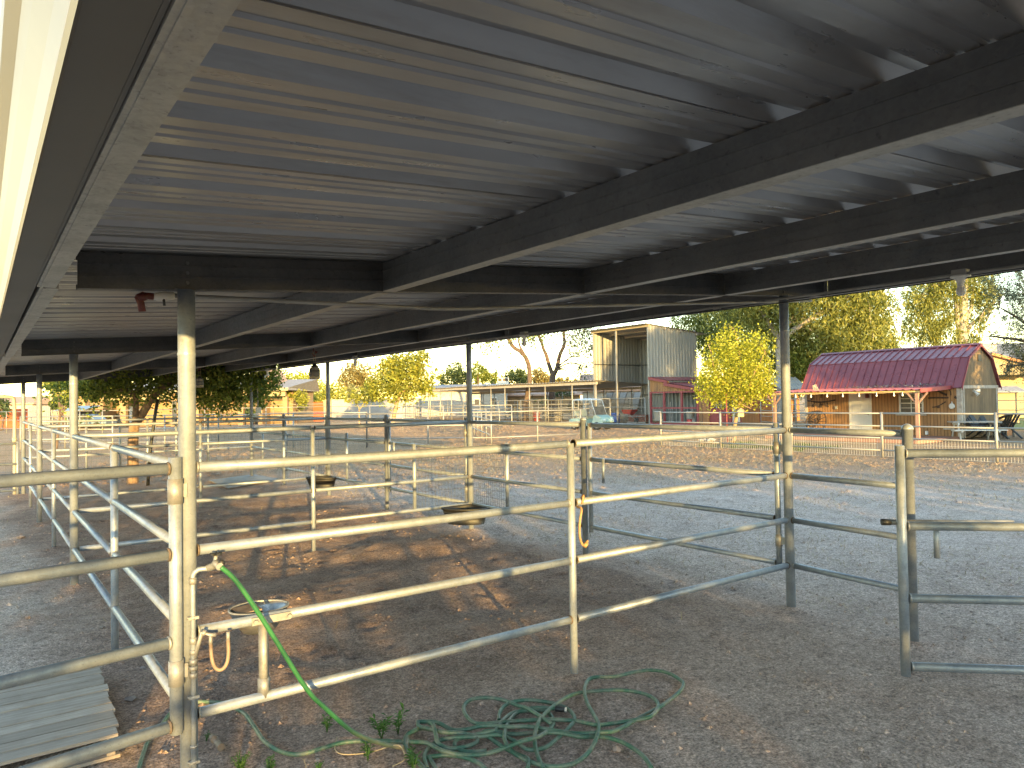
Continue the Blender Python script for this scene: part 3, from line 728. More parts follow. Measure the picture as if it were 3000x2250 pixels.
p3 = dep(310, 1113, 15.2); b = MB(); b.obox(p3, (.028,0,0), (0,.02,0), (0,0,.036)); b.tube([p3+Vector((0,0,.03)), p3+Vector((-.01,0,.16))], .004, 5); b.tube([p3+Vector((0.01,0,.03)), p3+Vector((.02,0,.17))], .003, 5)
single('hanging_trap', b, M['black'], 'small black box dangling from the roof above the big shade tree', 'box')
# pipe with a red elbow along the front beam
e = thing('water_line', 'grey water pipe with white valve and red elbow under the front beam', 'water pipe', (1., 3.66, 2.2))
zc = onY(470, 866, 3.66).z
def wl(px, py): return onY(px, py, 3.66)
a, b_, c_ = wl(404, 868), wl(455, 869), wl(510, 866)
MB().tube([c_, (2.2,3.66,zc+.03), (6.0,3.66,zb(6.0)-.03)], .011, 10).build('pipe_run', M['conduit'], e)
mb = MB(); mb.tube([a+Vector((.018,0,-.068)), a+Vector((.012,0,-.03)), a+Vector((.0,0,-.008)), a+Vector((.02,0,.005)), b_], .016, 12); mb.tube([a+Vector((.0,0,-.012)), a+Vector((.03,0,.006))], .021, 12); mb.build('red_elbow', M['red_pvc'], e)
mb = MB(); mb.tube([b_-Vector((.008,0,0)), b_+Vector((.012,0,0)), b_.lerp(c_,.5), c_], .018, 12, radii=[.016,.02,.023,.018]); mb.tube([b_.lerp(c_,.4), b_.lerp(c_,.4)+Vector((0,0,.03))], .01, 8); mb.build('ball_valve', M['white_pvc'], e)
MB().tube([b_.lerp(c_,.4)+Vector((0,-.01,-.0)), b_.lerp(c_,.4)+Vector((.004,-.012,-.045))], .006, 6).build('valve_lever', M['black'], e)
# black speaker and junction box on the last right post
s = thing('loudspeaker', 'black horn speaker with a pale face on the farthest right post', 'speaker', (XR+.1, 18.15, 2.1))
q0 = onY(752, 1098, 18.15); q1 = onY(776, 1106, 18.05); dv = (q1-q0)
mb = MB(); mb.tube([q0-dv*.15, q0, q0+dv*.45, q0+dv*.5, q1], .05, 14, radii=[.03,.06,.045,.05,.095]); mb.build('horn', M['black'], s)
MB().tube([q1+dv*.005, q1+dv*.05], .088, 14).build('face', M['porcelain'], s)
jb = MB(); q = onY(757, 1202, 18.12); jb.obox(q, (.06,0,0), (0,.03,0), (0,0,.075)); jb.tube([q+Vector((-.01,.0,.07)), q+Vector((-.02,.03,1.15))], .014, 8)
single('junction_box', jb, M['conduit'], 'grey electrical box with riser conduit on the farthest right post', 'electrical box')

# pallet -----------------------------------------------------------
pl = thing('wooden_pallet', 'grey weathered wooden pallet lying behind the left gate', 'pallet', (-.05, 4.75, 0))
c0, c1 = gr(350, 2146, .125), gr(292, 1938, .125)
cl = -.52; ny = 11
for i in range(ny):
    t0, t1 = i/ny, (i+.865)/ny
    ya, yb = c0.y+(c1.y-c0.y)*t0, c0.y+(c1.y-c0.y)*t1
    xe = c0.x+(c1.x-c0.x)*t0 + rnd.uniform(-.012,.012); dz = rnd.uniform(-.003,.003); sk = rnd.uniform(-.006,.006)
    mb = MB(); zt = .125+dz
    P = [(cl+rnd.uniform(-.01,.01),ya+sk,zt-.016),(xe,ya,zt-.016),(xe+rnd.uniform(-.012,.012),yb,zt-.016),(cl,yb+sk,zt-.016)]
    mb.prism(P, (0,0,.016)); mb.build('deck_board', M['pallet'], pl)
for k, x in enumerate((cl+.02, (cl+c0.x)/2, c0.x-.055)):
    MB().box((x, c0.y+.01, .018), (x+.038, c1.y-.01, .104)).build('stringer', M['pallet_side'], pl)
for y in (c0.y+.005, (c0.y+c1.y)/2, c1.y-.1): MB().box((cl, y, .001), (c0.x+.004, y+.09, .0175)).build('bottom_board', M['pallet'], pl)
# ------------------------------------------------------------------ ground
def grid_axis(lo, f0, f1, hi, fine):
    a = list(np.arange(f0, f1, fine)); s = fine; x = f0
    L = []
    while x > lo: s *= 1.22; x -= s; L.append(x)
    s = fine; x = a[-1]; U = []
    while x < hi: s *= 1.16; x += s; U.append(x)
    return np.array(L[::-1]+a+U)
gxs = grid_axis(-900, -1.2, 8.5, 1500, .055); gys = grid_axis(-900, 1.2, 14., 1600, .055)
bumps = [(2.9,4.6,.05,.5),(2.2,6.4,.06,.7),(4.4,7.6,.09,.7),(5.0,6.4,.05,.5),(3.5,5.2,-.04,.4),(1.9,5.0,-.03,.4),(4.2,2.5,.03,.25),(5.9,3.2,-.02,.3),(3.9,8.0,.06,.5),(3.0,9.8,.06,.8),(4.3,11.2,.07,.8),(-.2,6.6,.07,.6),(-.4,8.2,.06,.7),(.3,7.3,.05,.35)]
HOOF = {}
rh = random.Random(12)
for _ in range(420):
    a_ = (rh.uniform(.9,6.0), rh.uniform(4.0,13.5), rh.uniform(.05,.10), rh.uniform(.010,.026))
    for i_ in (-1,0,1):
        for j_ in (-1,0,1): HOOF.setdefault((int(a_[0]*2)+i_, int(a_[1]*2)+j_), []).append(a_)
POSTS = [(x, y) for y in (3.55, 8.38, 13.35) for x in (.768, 5.41)] + [(3.05,3.55),(3.2,8.38),(.768,5.75),(.768,10.75),(5.41,6.07),(5.31,2.53)]
def gh(x, y):
    h = gh0(x, y)
    for px_, py_ in POSTS:
        q = ((x-px_)**2+(y-py_)**2)
        if q < .16: h += .03*math.exp(-q/.018) + .012*mnoise.noise(Vector((x*9,y*9,1)))*math.exp(-q/.04)
    return h
def gh0(x, y):
    d = math.hypot(x-3, y-5); fall = max(0., 1-d/40.)
    if fall <= 0: return 0.
    p = Vector((x*1.1, y*1.1, 0))
    inside = 1. if .4 < x < 6.2 and y > 3.7 else .45
    h = mnoise.noise(p)*.022*inside + mnoise.noise(p*2.7)*.013*inside + mnoise.noise(p*7.)*.006 + mnoise.noise(p*17)*.0028
    for bx, by, a, r in bumps:
        q = ((x-bx)**2+(y-by)**2)/(r*r)
        if q < 4: h += a*math.exp(-q*1.6)
    if inside > .9 and .8 < x < 6.2 and y < 14:
        for px_, py_, r_, d_ in HOOF.get((int(x*2), int(y*2)), ()):
            q = ((x-px_)**2+(y-py_)**2)/(r_*r_)
            if q < 4: h += d_*(-math.exp(-q*2.2) + .55*math.exp(-(q-1.5)**2*2.))
    for hx, hy in ((3.0,3.9),(1.6,3.5),(2.4,3.1),(3.4,3.4)):   # trodden flat where the hose lies
        q = ((x-hx)**2+(y-hy)**2)
        h *= 1-.8*math.exp(-q*1.6)
    return (h-.008)*min(1, fall*1.3)
X, Y = np.meshgrid(gxs, gys); nx, ny_ = len(gxs), len(gys)
Zg = np.zeros_like(X)
for j in range(ny_):
    for i in range(nx):
        if -45 < gxs[i] < 45 and -40 < gys[j] < 45: Zg[j, i] = gh(gxs[i], gys[j])
        d = math.hypot(gxs[i], gys[j])
me = bpy.data.meshes.new('ground')
co = np.stack([X, Y, Zg], -1).reshape(-1, 3)
idx = (np.arange(ny_-1)[:,None]*nx + np.arange(nx-1)[None,:]).reshape(-1)
quads = np.stack([idx, idx+1, idx+nx+1, idx+nx], -1)
me.vertices.add(len(co)); me.vertices.foreach_set('co', co.ravel())
me.loops.add(quads.size); me.loops.foreach_set('vertex_index', quads.ravel().astype(np.int32))
me.polygons.add(len(quads)); me.polygons.foreach_set('loop_start', (np.arange(len(quads))*4).astype(np.int32)); me.polygons.foreach_set('loop_total', np.full(len(quads), 4, np.int32))
me.polygons.foreach_set('use_smooth', np.ones(len(quads), bool)); me.update(); me.validate()
ground = bpy.data.objects.new('ground', me); COL.objects.link(ground); ground['kind'] = 'structure'
def ground_mat():
    t = NT('dirt_ground'); p = t.pos()
    sp = t.n('SeparateXYZ'); t.l(p, sp.inputs[0]); px, py = sp.outputs[0], sp.outputs[1]
    n1 = t.noise(p, .55, 5, .6); n2 = t.noise(p, 2.6, 6, .65); n3 = t.noise(p, 14., 6, .7); n4 = t.noise(p, 70., 4, .7)
    # trodden pen dirt / gravelly yard / tan far yard, brightened and warmed to stand in for low sun
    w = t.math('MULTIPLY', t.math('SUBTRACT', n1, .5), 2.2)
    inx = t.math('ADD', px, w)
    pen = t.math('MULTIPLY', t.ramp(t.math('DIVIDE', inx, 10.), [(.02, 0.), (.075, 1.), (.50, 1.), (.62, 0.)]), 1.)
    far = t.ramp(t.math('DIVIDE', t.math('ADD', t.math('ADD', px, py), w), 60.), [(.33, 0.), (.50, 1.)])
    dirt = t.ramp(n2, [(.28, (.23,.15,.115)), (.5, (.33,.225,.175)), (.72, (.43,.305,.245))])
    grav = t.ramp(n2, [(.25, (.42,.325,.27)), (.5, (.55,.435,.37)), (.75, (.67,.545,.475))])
    tan = t.ramp(t.noise(p, .25, 5, .6), [(.3, (.54,.345,.205)), (.7, (.70,.475,.30))])
    front = t.ramp(t.math('ADD', t.math('DIVIDE', py, 10.), t.math('MULTIPLY', w, .03)), [(.30, 1.), (.42, 0.)])
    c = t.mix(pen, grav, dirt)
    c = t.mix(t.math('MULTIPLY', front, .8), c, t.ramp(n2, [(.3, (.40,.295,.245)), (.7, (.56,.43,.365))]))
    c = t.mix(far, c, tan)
    st = t.ramp(t.noise(p, 9., 6, .75), [(.56, 0.), (.66, .75)])
    outm = t.math('SUBTRACT', 1., pen, True)
    c = t.mix(t.math('MULTIPLY', t.math('MULTIPLY', st, outm), t.ramp(t.noise(p, .8, 3), [(.4, 0.), (.6, .8)])), c, (.42,.34,.22))
    c = t.mix(t.ramp(n3, [(.30, .55), (.50, 0.)]), c, (.10,.075,.06))
    vo = t.n('TexVoronoi', _Scale=55., _Randomness=1.); t.l(p, vo.inputs['Vector'])
    peb = t.math('MULTIPLY', t.ramp(vo.outputs['Distance'], [(.0, 1.), (.22, 1.), (.34, 0.)]), t.ramp(vo.outputs['Color'], [(.52, 0.), (.58, 1.)]))
    c = t.mix(t.math('MULTIPLY', peb, .75), c, t.ramp(vo.outputs['Color'], [(.6, (.22,.17,.14)), (.9, (.46,.40,.35))]))
    c = t.mix(t.ramp(n4, [(.32, .5), (.55, 0.)]), c, (.16,.125,.10))
    n5 = t.noise(p, 85., 3, .75); n6 = t.noise(p, 36., 5, .75)
    k = t.math('MULTIPLY', t.math('ADD', t.math('MULTIPLY', n5, 2.8), -.38, True if False else False), t.math('ADD', t.math('MULTIPLY', n6, 2.4), -.18))
    c = t.mix(1., c, k, 'MULTIPLY')
    t.set(Base_Color=c, Roughness=.95, Specular_IOR_Level=.15)
    h = t.math('ADD', t.math('ADD', t.math('MULTIPLY', n3, .9), t.math('MULTIPLY', n4, .35)), t.math('MULTIPLY', peb, .35))
    t.bump(h, .9, .03)
    bn = [n for n in t.t.nodes if n.type == 'BUMP'][0]
    t.l(t.math('ADD', t.math('ADD', .03, t.math('MULTIPLY', outm, .02)), t.math('MULTIPLY', far, .22)), bn.inputs['Distance'])
    return t.m
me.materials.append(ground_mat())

def scatter_mesh(name, pts, make, mat, kind='stuff'):
    mb = MB()
    for p in pts: make(mb, p)
    o = mb.build(name, mat); o['kind'] = kind; return o
def stone(mb, c, s, r_=rnd):
    c = Vector(c); P = []
    for (x, y, z) in ((1,0,0),(-1,0,0),(0,1,0),(0,-1,0),(0,0,1),(0,0,-.6),(.62,.6,.3),(-.6,.62,.35),(.6,-.62,.3),(-.62,-.6,.32)):
        k = r_.uniform(.7, 1.2); P.append(c+Vector((x*s*k*r_.uniform(.8,1.3), y*s*k, z*s*k*.65)))
    bm = bmesh.new(); vs = [bm.verts.new(p) for p in P]
    bmesh.ops.convex_hull(bm, input=vs); bm.verts.index_update()
    ok = [v for v in bm.verts if v.link_faces]; ix = {v: i for i, v in enumerate(ok)}
    mb.add([v.co.copy() for v in ok], [tuple(ix[v] for v in f.verts) for f in bm.faces]); bm.free()
pts = []
while len(pts) < 3200:
    x, y = rnd.uniform(-1.2, 8.), 1.5+rnd.random()**1.5*9.
    if rnd.random() < (.35 if .8 < x < 5.4 and y > 3.6 else 1.): pts.append((x, y))
scatter_mesh('loose_gravel', pts, lambda mb, p: stone(mb, (p[0], p[1], gh(*p)+.001), min(.02, .0035+rnd.expovariate(1)*.0035)), M['rock'])
labs = ['flat pinkish rock lying right of the pallet', 'grey rock at the lower right of the hose heap', 'small stone near the front fence middle upright', 'pale flat stone left of the drip tube leg', 'angular stone beside the left fence upright', 'reddish rock at the hose heap bottom', 'light stone in front of the open gate', 'round stone at the far left dirt edge']
for (px, py, s), lb in zip([(383,2048,.038),(1806,2193,.03),(1524,1975,.018),(300,1842,.028),(420,1945,.022),(1285,2238,.022),(2640,2165,.018),(60,1575,.06)], labs):
    p = gr(px, py, .005); mb = MB(); stone(mb, (p.x, p.y, gh(p.x, p.y)+s*.2), s); single('rock', mb, M['rock'], lb, 'rock', 'loose rocks on the dirt')
# churned clods of the sunbaked arena, each a small leaning lump of dirt
def clod(mb, p):
    x, y = p; d = math.hypot(x, y); s = rnd.uniform(.03,.11)*(.45+d*.025); h = s*rnd.uniform(.22,.5); a = rnd.uniform(0,6.28); n = 5
    b = [Vector((x+math.cos(a+i*2*math.pi/n)*s*rnd.uniform(.7,1.3), y+math.sin(a+i*2*math.pi/n)*s*rnd.uniform(.7,1.3), -.012)) for i in range(n)]
    t = Vector((x+rnd.uniform(-.4,.4)*s, y+rnd.uniform(-.4,.4)*s, h)); mb.add(b+[t], [(i,(i+1)%n,n) for i in range(n)], True)
pts = []
while len(pts) < 26000:
    a, c = 8.+rnd.random()**.8*46., rnd.uniform(-6, 24.); x, y = c*.94+a*.342, -c*.342+a*.94
    if y < 5 or (x < 6.6 and y < 19) or x > 36 or (x > 26.3 and y < 19): continue
    if x > 20.6 and y < 17.5: continue
    if a < 13 and rnd.random() < .6: continue
    pts.append((x, y))
def crumb(mb, p):
    x, y = p; s = (.005+min(.02, rnd.expovariate(1)*.005))*(1+.03*math.hypot(x, y)); h = s*rnd.uniform(.3,.75); a = rnd.uniform(0,6.28); z = gh(x, y)
    b = [Vector((x+math.cos(a+i*1.57)*s*rnd.uniform(.7,1.3), y+math.sin(a+i*1.57)*s*rnd.uniform(.7,1.3), z-.004)) for i in range(4)]
    t = Vector((x+rnd.uniform(-.4,.4)*s, y+rnd.uniform(-.4,.4)*s, z+h)); mb.add(b+[t], [(i,(i+1)%4,4) for i in range(4)], False)
cr = []
while len(cr) < 9000:
    x, y = rnd.uniform(-1.5, 9.), 1.7+rnd.random()**1.3*12.
    if mnoise.noise(Vector((x*1.3, y*1.3, 8))) > (.05 if .8 < x < 5.6 and y > 3.6 else -.2): cr.append((x, y))
scatter_mesh('dirt_crumbs', cr, crumb, me.materials[0])
o_clods = scatter_mesh('dirt_clods', pts, clod, me.materials[0])
def strawbit(mb, p):
    a = rnd.uniform(0, 6.28); L = rnd.uniform(.012, .05)*(1+.05*math.hypot(*p)); w = rnd.uniform(.0008, .0018)*(1+.10*math.hypot(*p)); d = Vector((math.cos(a), math.sin(a), rnd.uniform(-.1,.8)))*L; n = Vector((-d.y, d.x, 0)).normalized()*w
    c = Vector((p[0], p[1], gh(*p)+.004)); mb.add([c-n, c+n, c+n+d, c-n+d], [(0,1,2,3)])
pts = []
while len(pts) < 30000:
    x, y = rnd.uniform(-1, 20), rnd.uniform(1.6, 22)
    if (x > 5.6 and mnoise.noise(Vector((x*.7, y*.7, 3))) > -.05) or rnd.random() < .05: pts.append((x, y))
scatter_mesh('dry_straw', pts, strawbit, M['straw'])
# broken fitting, weeds
q0, q1 = gr(622, 2160, .018), gr(648, 2190, .018)
mb = MB(); mb.tube([q0, q0.lerp(q1,.25), q0.lerp(q1,.26), q0.lerp(q1,.85), q0.lerp(q1,.86), q1], .016, 12, radii=[.018,.018,.015,.015,.019,.019]); single('pipe_fitting', mb, M['brown_tube'], 'broken grey pipe fitting lying on the dirt right of the left front post', 'fitting')
def leafquad(mb, p, d, up, L, w):
    d = d.normalized(); s = d.cross(up)
    if s.length < 1e-4: s = Vector((1,0,0))
    s.normalize(); m = p + d*L*.5 + up*L*.06
    mb.add([p, m+s*w*.5, p+d*L - up*L*.05, m-s*w*.5], [(0,1,2,3)])
def weed(px, py, h, n, feathery, lab):
    c = gr(px, py, 0); c.z = gh(c.x, c.y); t = thing('weed', lab, 'plant', c, 'weeds around the hose')
    st, lf = MB(), MB()
    for k in range(n):
        a = rnd.uniform(0, 6.28); tilt = rnd.uniform(.1, .8); hh = h*rnd.uniform(.55, 1.)
        tip = c + Vector((math.cos(a)*hh*tilt*.7, math.sin(a)*hh*tilt*.7, hh)); st.tube([c, c.lerp(tip,.5)+Vector((0,0,hh*.08)), tip], .0022, 5)
        m = 16 if feathery else 9
        for j in range(m):
            f = .2+.8*(j+1)/m; q = c.lerp(tip, f)+Vector((0,0,hh*.1*(1-f))); b = rnd.uniform(0, 6.28)
            L = (.035 if feathery else .05)*rnd.uniform(.6,1.2)*(h/.14)
            d = Vector((math.cos(b), math.sin(b), rnd.uniform(.0,.7)))
            leafquad(lf, q, d, Vector((0,0,1)), L, L*(.14 if feathery else .34))
            if feathery:
                for e in (-.7, .7):
                    d2 = Matrix.Rotation(e, 3, 'Z') @ d; leafquad(lf, q+d.normalized()*L*.4, d2, Vector((0,0,1)), L*.6, L*.12)
    st.build('stem', M['leaf_weed'], t); lf.build('leaves', M['leaf_weed'], t)
for a in [(1118,2163,.13,6,False,'leafy weed just behind the hose landing point'),(1166,2148,.14,4,False,'upright leafy weed right beside the bright hose heap edge'),(958,2140,.10,4,False,'small weed under the hanging part of the hose'),(1078,2225,.09,5,False,'star shaped weed left of the tan twine'),(1212,2262,.11,6,False,'pale weed at the bottom edge beside the hose heap'),(705,2262,.10,9,True,'feathery green weed clump at the foot of the left front post'),(790,2268,.09,8,True,'second feathery weed clump at the bottom edge'),(930,2262,.06,5,False,'low weed at the bottom edge between the hoses'),(605,2165,.05,3,False,'tiny weed close to the left front post')]: weed(*a)

# ------------------------------------------------------------------ yard fence before the sheds
yf = [(18.6,15.908),(15.908,13.221),(13.221,10.409),(10.409,7.567),(7.567,4.6)]
yl = ['leftmost panel of the mesh pipe fence in front of the yellow green tree','second panel of the mesh pipe fence before the orange tack room','mesh pipe fence panel in front of the white shed door','mesh pipe fence panel in front of the shed window','mesh pipe fence panel in front of the picnic table']
YX = 20.4
for (ya, yb), lb in zip(yf, yl):
    f = thing('mesh_fence', lb, 'fence', (YX, ya, 0), 'mesh pipe fence panels before the sheds')
    for z in (.196,.54,.873,1.226): rail((YX, ya, z), (YX, yb, z), f, r=.021, wl=False, mat='far_pipe', n=8)
    upright(YX, ya, -.1, 1.26, f, r=.034, mat='far_pipe', n=10)
    mesh_panel((YX+.03, ya, 0), (YX+.03, yb, 0), .03, .54, f, .075, .17, .0042, 'white_wire')
upright(YX, 4.6, -.1, 1.26, f, r=.034, mat='far_pipe', n=10)

# pipe runs out in the arenas; one thing per straight run
def pipe_run(pts, h, nr, npost, lab, mesh=None, cat='fence', r=.026, mat='far_pipe', z0=.35, grp='far pipe fences'):
    P = [Vector((p[0], p[1], 0)) for p in pts]; f = thing('pipe_fence', lab, cat, P[0], grp)
    for i in range(len(P)-1):
        for k in range(nr):
            z = z0 + (h-z0)*k/(max(1, nr-1)); rail(P[i]+Vector((0,0,z)), P[i+1]+Vector((0,0,z)), f, r=r, wl=False, mat=mat, n=6)
        L = (P[i+1]-P[i]).length; m = max(1, round(L/npost))
        for k in range(m + (1 if i == len(P)-2 else 0)):
            q = P[i].lerp(P[i+1], k/m); upright(q.x, q.y, -.1, h+.03, f, r=r*1.25, mat=mat, n=6)
        if mesh:
            mesh_panel(P[i]+Vector((0,0,0)), P[i+1], .1, mesh[0], f, mesh[1], mesh[1], mesh[2], mesh[3])
    return f
def g2(x, y): p = gr(x, y); return (p.x, p.y)
pipe_run([g2(1075,1311), g2(1440,1309), g2(1702,1296)], 1.33, 3, 2.6, 'arena pipe fence in front of the mint golf cart')
pipe_run([g2(640,1320), g2(860,1311), g2(1075,1311)], 1.38, 3, 2.6, 'arena pipe fence right of the big shade tree')
pipe_run([g2(60,1318), g2(330,1322), g2(640,1320)], 1.4, 3, 2.8, 'arena pipe fence behind the big shade tree')
pipe_run([g2(-60,1268), g2(300,1275), g2(600,1264), g2(952,1255), g2(1215,1250)], 1.55, 3, 4., 'long middle distance pipe fence across the sandy arena')
pipe_run([base(70,70)[:2], base(330,68)[:2], base(640,66)[:2], base(960,66)[:2]], 1.75, 3, 5., 'far pipe fence in front of the long tan house', mesh=(1.1,.22,.008,'wire'))
pipe_run([g2(1180,1262), g2(1300,1264), g2(1500,1262)], 1.5, 3, 3., 'pipe fence along the path to the far open sided barn')
pipe_run([g2(1440,1300), g2(1380,1270), g2(1500,1255)], 1.3, 4, 2.2, 'slanting pipe panels left of the golf cart')
pipe_run([base(2228,41)[:2], base(2300,38)[:2], base(2362,41)[:2]], 1.9, 6, 1.6, 'blue grey corral panels between the tack room and the red shed', r=.02)
pipe_run([base(2912,46)[:2], base(3060,44)[:2]], 1.9, 5, 2.0, 'tall pale corral panels on the lawn behind the shed')
pipe_run([base(2918,38)[:2], base(3060,36)[:2]], 1.35, 3, 2.6, 'low pipe rail in front of the lawn at the right edge')
f = pipe_run([(36.45,34.6), (36.45,38.), (36.45,41.4), (36.45,45.), (36.45,48.6)], 1.78, 3, 4., 'tall wire mesh fence across the open front of the hay barn', mesh=(1.76,.15,.006,'wire'), z0=.55)

# ------------------------------------------------------------------ open sided barn, hay barn, tack room
FX = 36.7
fs = thing('open_barn', 'long low open sided barn with a flat tin roof in the far yard', 'barn', (FX+3, 53, 0))
mb = MB(); per = .35; n = int((66.9-39.2)/per*4)
ys = [39.2+i*per/4 for i in range(n)]; vs = []
for x, z in ((FX-.45,3.10),(FX+6.5,2.75)):
    for i, y in enumerate(ys): vs.append((x, y, z+(.05 if i % 4 < 2 else 0)+.02*math.sin(y*.8)))
mb.add(vs, [(i, n+i, n+i+1, i+1) for i in range(n-1)]); mb.add([(v[0],v[1],v[2]-.03) for v in vs], [(i, i+1, n+i+1, n+i) for i in range(n-1)]); mb.build('roof', M['far_sheet'], fs)
mb = MB(); mb.box((FX-.25,39.4,2.84),(FX-.1,66.8,3.04)); mb.build('fascia', M['weathered'], fs)
mb = MB(); mb.box((FX+6.2,39.4,2.5),(FX+6.35,66.8,2.7)); mb.build('fascia', M['weathered'], fs)
for px in (1213,1256,1261,1291,1323,1439,1480,1552,1598,1677,1747):
    q = onX(px, 1200, FX-.15); upright(q.x, q.y, 0, 2.86, fs, r=.055, mat='far_pipe', n=8, name='post')
    upright(FX+6.25, q.y, 0, 2.55, fs, r=.055, mat='far_pipe', n=6, name='post')
ps = [onX(px, 1200, FX).y for px in (1213,1291,1439,1552,1677)]
pipe_run([(FX+.1,41.), (FX+.1,66.6)], 1.75, 5, 3., 'front stall rails of the far open sided barn', grp='stall rails of the far barn')
pipe_run([(FX+6.1,41.), (FX+6.1,66.6)], 1.75, 4, 3., 'rear stall rails of the far open sided barn', grp='stall rails of the far barn')
pn = ['leftmost','second','third','fourth','rightmost']
for k, y in enumerate(ps): pipe_run([(FX+.2,y), (FX+6.,y)], 1.75, 5, 3., pn[k]+' stall divider of the far open sided barn', grp='stall rails of the far barn')

hb = thing('hay_barn', 'tall grey steel hay barn with one open side and a sloping roof', 'barn', (39, 37, 0))
hx0, hx1, hy0, hy1 = 36.76, 41.75, 34.5, 39.95
def corr_y(y, x0, x1, z0, z1a, z1b, th=.03, per=.3):
    """corrugated wall in plane y from x0 to x1; top runs z1a..z1b"""
    mb = MB(); n = int((x1-x0)/per*4); vs = []
    for i in range(n+1):
        x = x0+(x1-x0)*i/n; o = (-.03 if i % 4 == 0 else 0.)
        zt = z1a+(z1b-z1a)*i/n; vs += [(x,y+o,z0),(x,y+o,zt)]
    mb.add(vs, [(2*i,2*i+2,2*i+3,2*i+1) for i in range(n)]); mb.add([(v[0],v[1]+th,v[2]) for v in vs], [(2*i,2*i+1,2*i+3,2*i+2) for i in range(n)]); return mb
corr_y(hy0, hx0, hx1, 3.05, 6.76, 6.39).build('siding', M['barn_sheet'], hb)
corr_y(hy1, hx0, hx1, 2.95, 6.76, 6.39).build('siding', M['barn_sheet'], hb)
mb = MB(); n = int((hy1-hy0)/.3*4); vs = []; BT = 6.385
for i in range(n+1):
    y = hy0+.05+(hy1-hy0-.08)*i/n; o = .03 if i % 4 == 0 else 0; vs += [(hx1+o,y,.15),(hx1+o,y,BT)]
mb.add(vs, [(2*i,2*i+1,2*i+3,2*i+2) for i in range(n)]); mb.add([(v[0]+.03,v[1],v[2]) for v in vs], [(2*i,2*i+2,2*i+3,2*i+1) for i in range(n)]); mb.build('siding', M['barn_sheet'], hb)
mb = MB(); n = 60; vs = []
for x, z in ((hx0-.35,6.83),(hx1+1.0,6.36)):
    for i in range(n): vs.append((x, hy0-.12+(hy1-hy0+.5)*i/(n-1), z+(.03 if i % 3 == 0 else 0)))
mb.add(vs, [(i,n+i,n+i+1,i+1) for i in range(n-1)]); mb.add([(v[0],v[1],v[2]-.035) for v in vs], [(i,i+1,n+i+1,n+i) for i in range(n-1)]); mb.build('roof', M['far_sheet'], hb)
for k, x in enumerate((hx0-.02, hx0+1.6, hx0+3.2, hx1-.1)):
    z = 6.62-.08*(x-hx0); MB().box((x, hy0-.1, z), (x+.1, hy1+.25, z+.17)).build('purlin', M['stucco_pale'] if k == 0 else M['weathered'], hb)
for x, y in ((hx0,hy0),(hx0,hy1),(hx1-.1,hy0+.1),(hx1-.1,hy1-.1),(hx0+.05,(hy0+hy1)/2+.4)): MB().box((x-.05,y-.05,0),(x+.05,y+.05,6.6)).build('post', M['far_pipe'], hb)
for z in (4.3,): MB().box((hx0,hy1-.1,z),(hx1,hy1-.04,z+.06)).build('girt', M['beam'], hb)
for z in (2.0, 4.3): MB().box((hx1-.12,hy0+.1,z),(hx1-.05,hy1-.1,z+.06)).build('girt', M['beam'], hb)

# tack room lean-to of amber planks and maroon trim on the hay barn's near wall
tk = thing('tack_room', 'amber plank lean to with maroon trim and screened porch on the hay barn', 'shed', (40, 31.5, 0))
ex = 36.8; yA, yM, yB = 34.42, 32.8, 30.1
mb = MB(); mb.prism([(ex,yA,2.2),(ex,yA,3.12),(ex,yM,2.86),(ex,yM,2.62),(ex,yB,2.24),(ex,yB,2.2)], (.06,0,0)); mb.box((ex,yB,.0),(ex+.06,yB+.32,2.2)); mb.build('gable_wall', M['tack_wall_end'], tk)
fx1 = 47.5
mb = MB(); mb.box((ex+.06,yB,.0),(fx1,yB+.08,2.22)); mb.build('front_wall', M['tack_wall'], tk)
def slope_roof(x0, x1, ya, za, yb, zb_, mat, nm, par, per=.3):
    mb = MB(); n = int((x1-x0)/per*3); vs = []
    for y, z in ((ya,za),(yb,zb_)):
        for i in range(n+1): vs.append((x0+(x1-x0)*i/n, y, z+(.03 if i % 3 == 0 else 0)))
    n += 1
    mb.add(vs, [(i,n+i,n+i+1,i+1) for i in range(n-1)]); mb.add([(v[0],v[1],v[2]-.03) for v in vs], [(i,i+1,n+i+1,n+i) for i in range(n-1)]); return mb.build(nm, M[mat], par)
slope_roof(ex-.15, fx1, yA+.05, 3.2, yM, 2.92, 'red_sheet', 'roof', tk)
slope_roof(ex-.15, fx1, yM+.3, 2.78, yB-.35, 2.27, 'red_sheet', 'lower_roof', tk)
mb = MB(); mb.prism([(ex-.16,yA+.05,3.02),(ex-.16,yA+.05,3.2),(ex-.16,yM,2.92),(ex-.16,yM,2.74)], (.04,0,0)); mb.build('rake_board', M['red_trim'], tk)
mb = MB(); mb.prism([(ex-.17,yM+.3,2.58),(ex-.17,yM+.3,2.77),(ex-.17,yB-.35,2.26),(ex-.17,yB-.35,2.07)], (.04,0,0)); mb.build('rake_board', M['red_trim'], tk)
sc_y = [yA-.02, 33.2, 31.7, yB+.3]
for i, y in enumerate(sc_y): MB().box((ex-.06,y-.07,0),(ex+.05,y+.07,2.2)).build('screen_post', M['red_trim'], tk)
for z in (1.1, 2.14): MB().box((ex-.045,yB+.3,z-.05),(ex+.04,yA,z+.05)).build('screen_rail', M['red_trim'], tk)
MB().box((ex-.04,yB+.3,0),(ex+.04,yA,.12)).build('screen_rail', M['red_trim'], tk)
mb = MB(); mb.box((38.0,yB+.4,.0),(38.05,yA,2.2)); mb.build('back_wall', M['screen'], tk)
for y in np.arange(yB+.5, yA, .32): MB().box((37.97,y,.0),(37.995,y+.1,2.2)).build('wall_batten', M['barn_sheet'], tk)
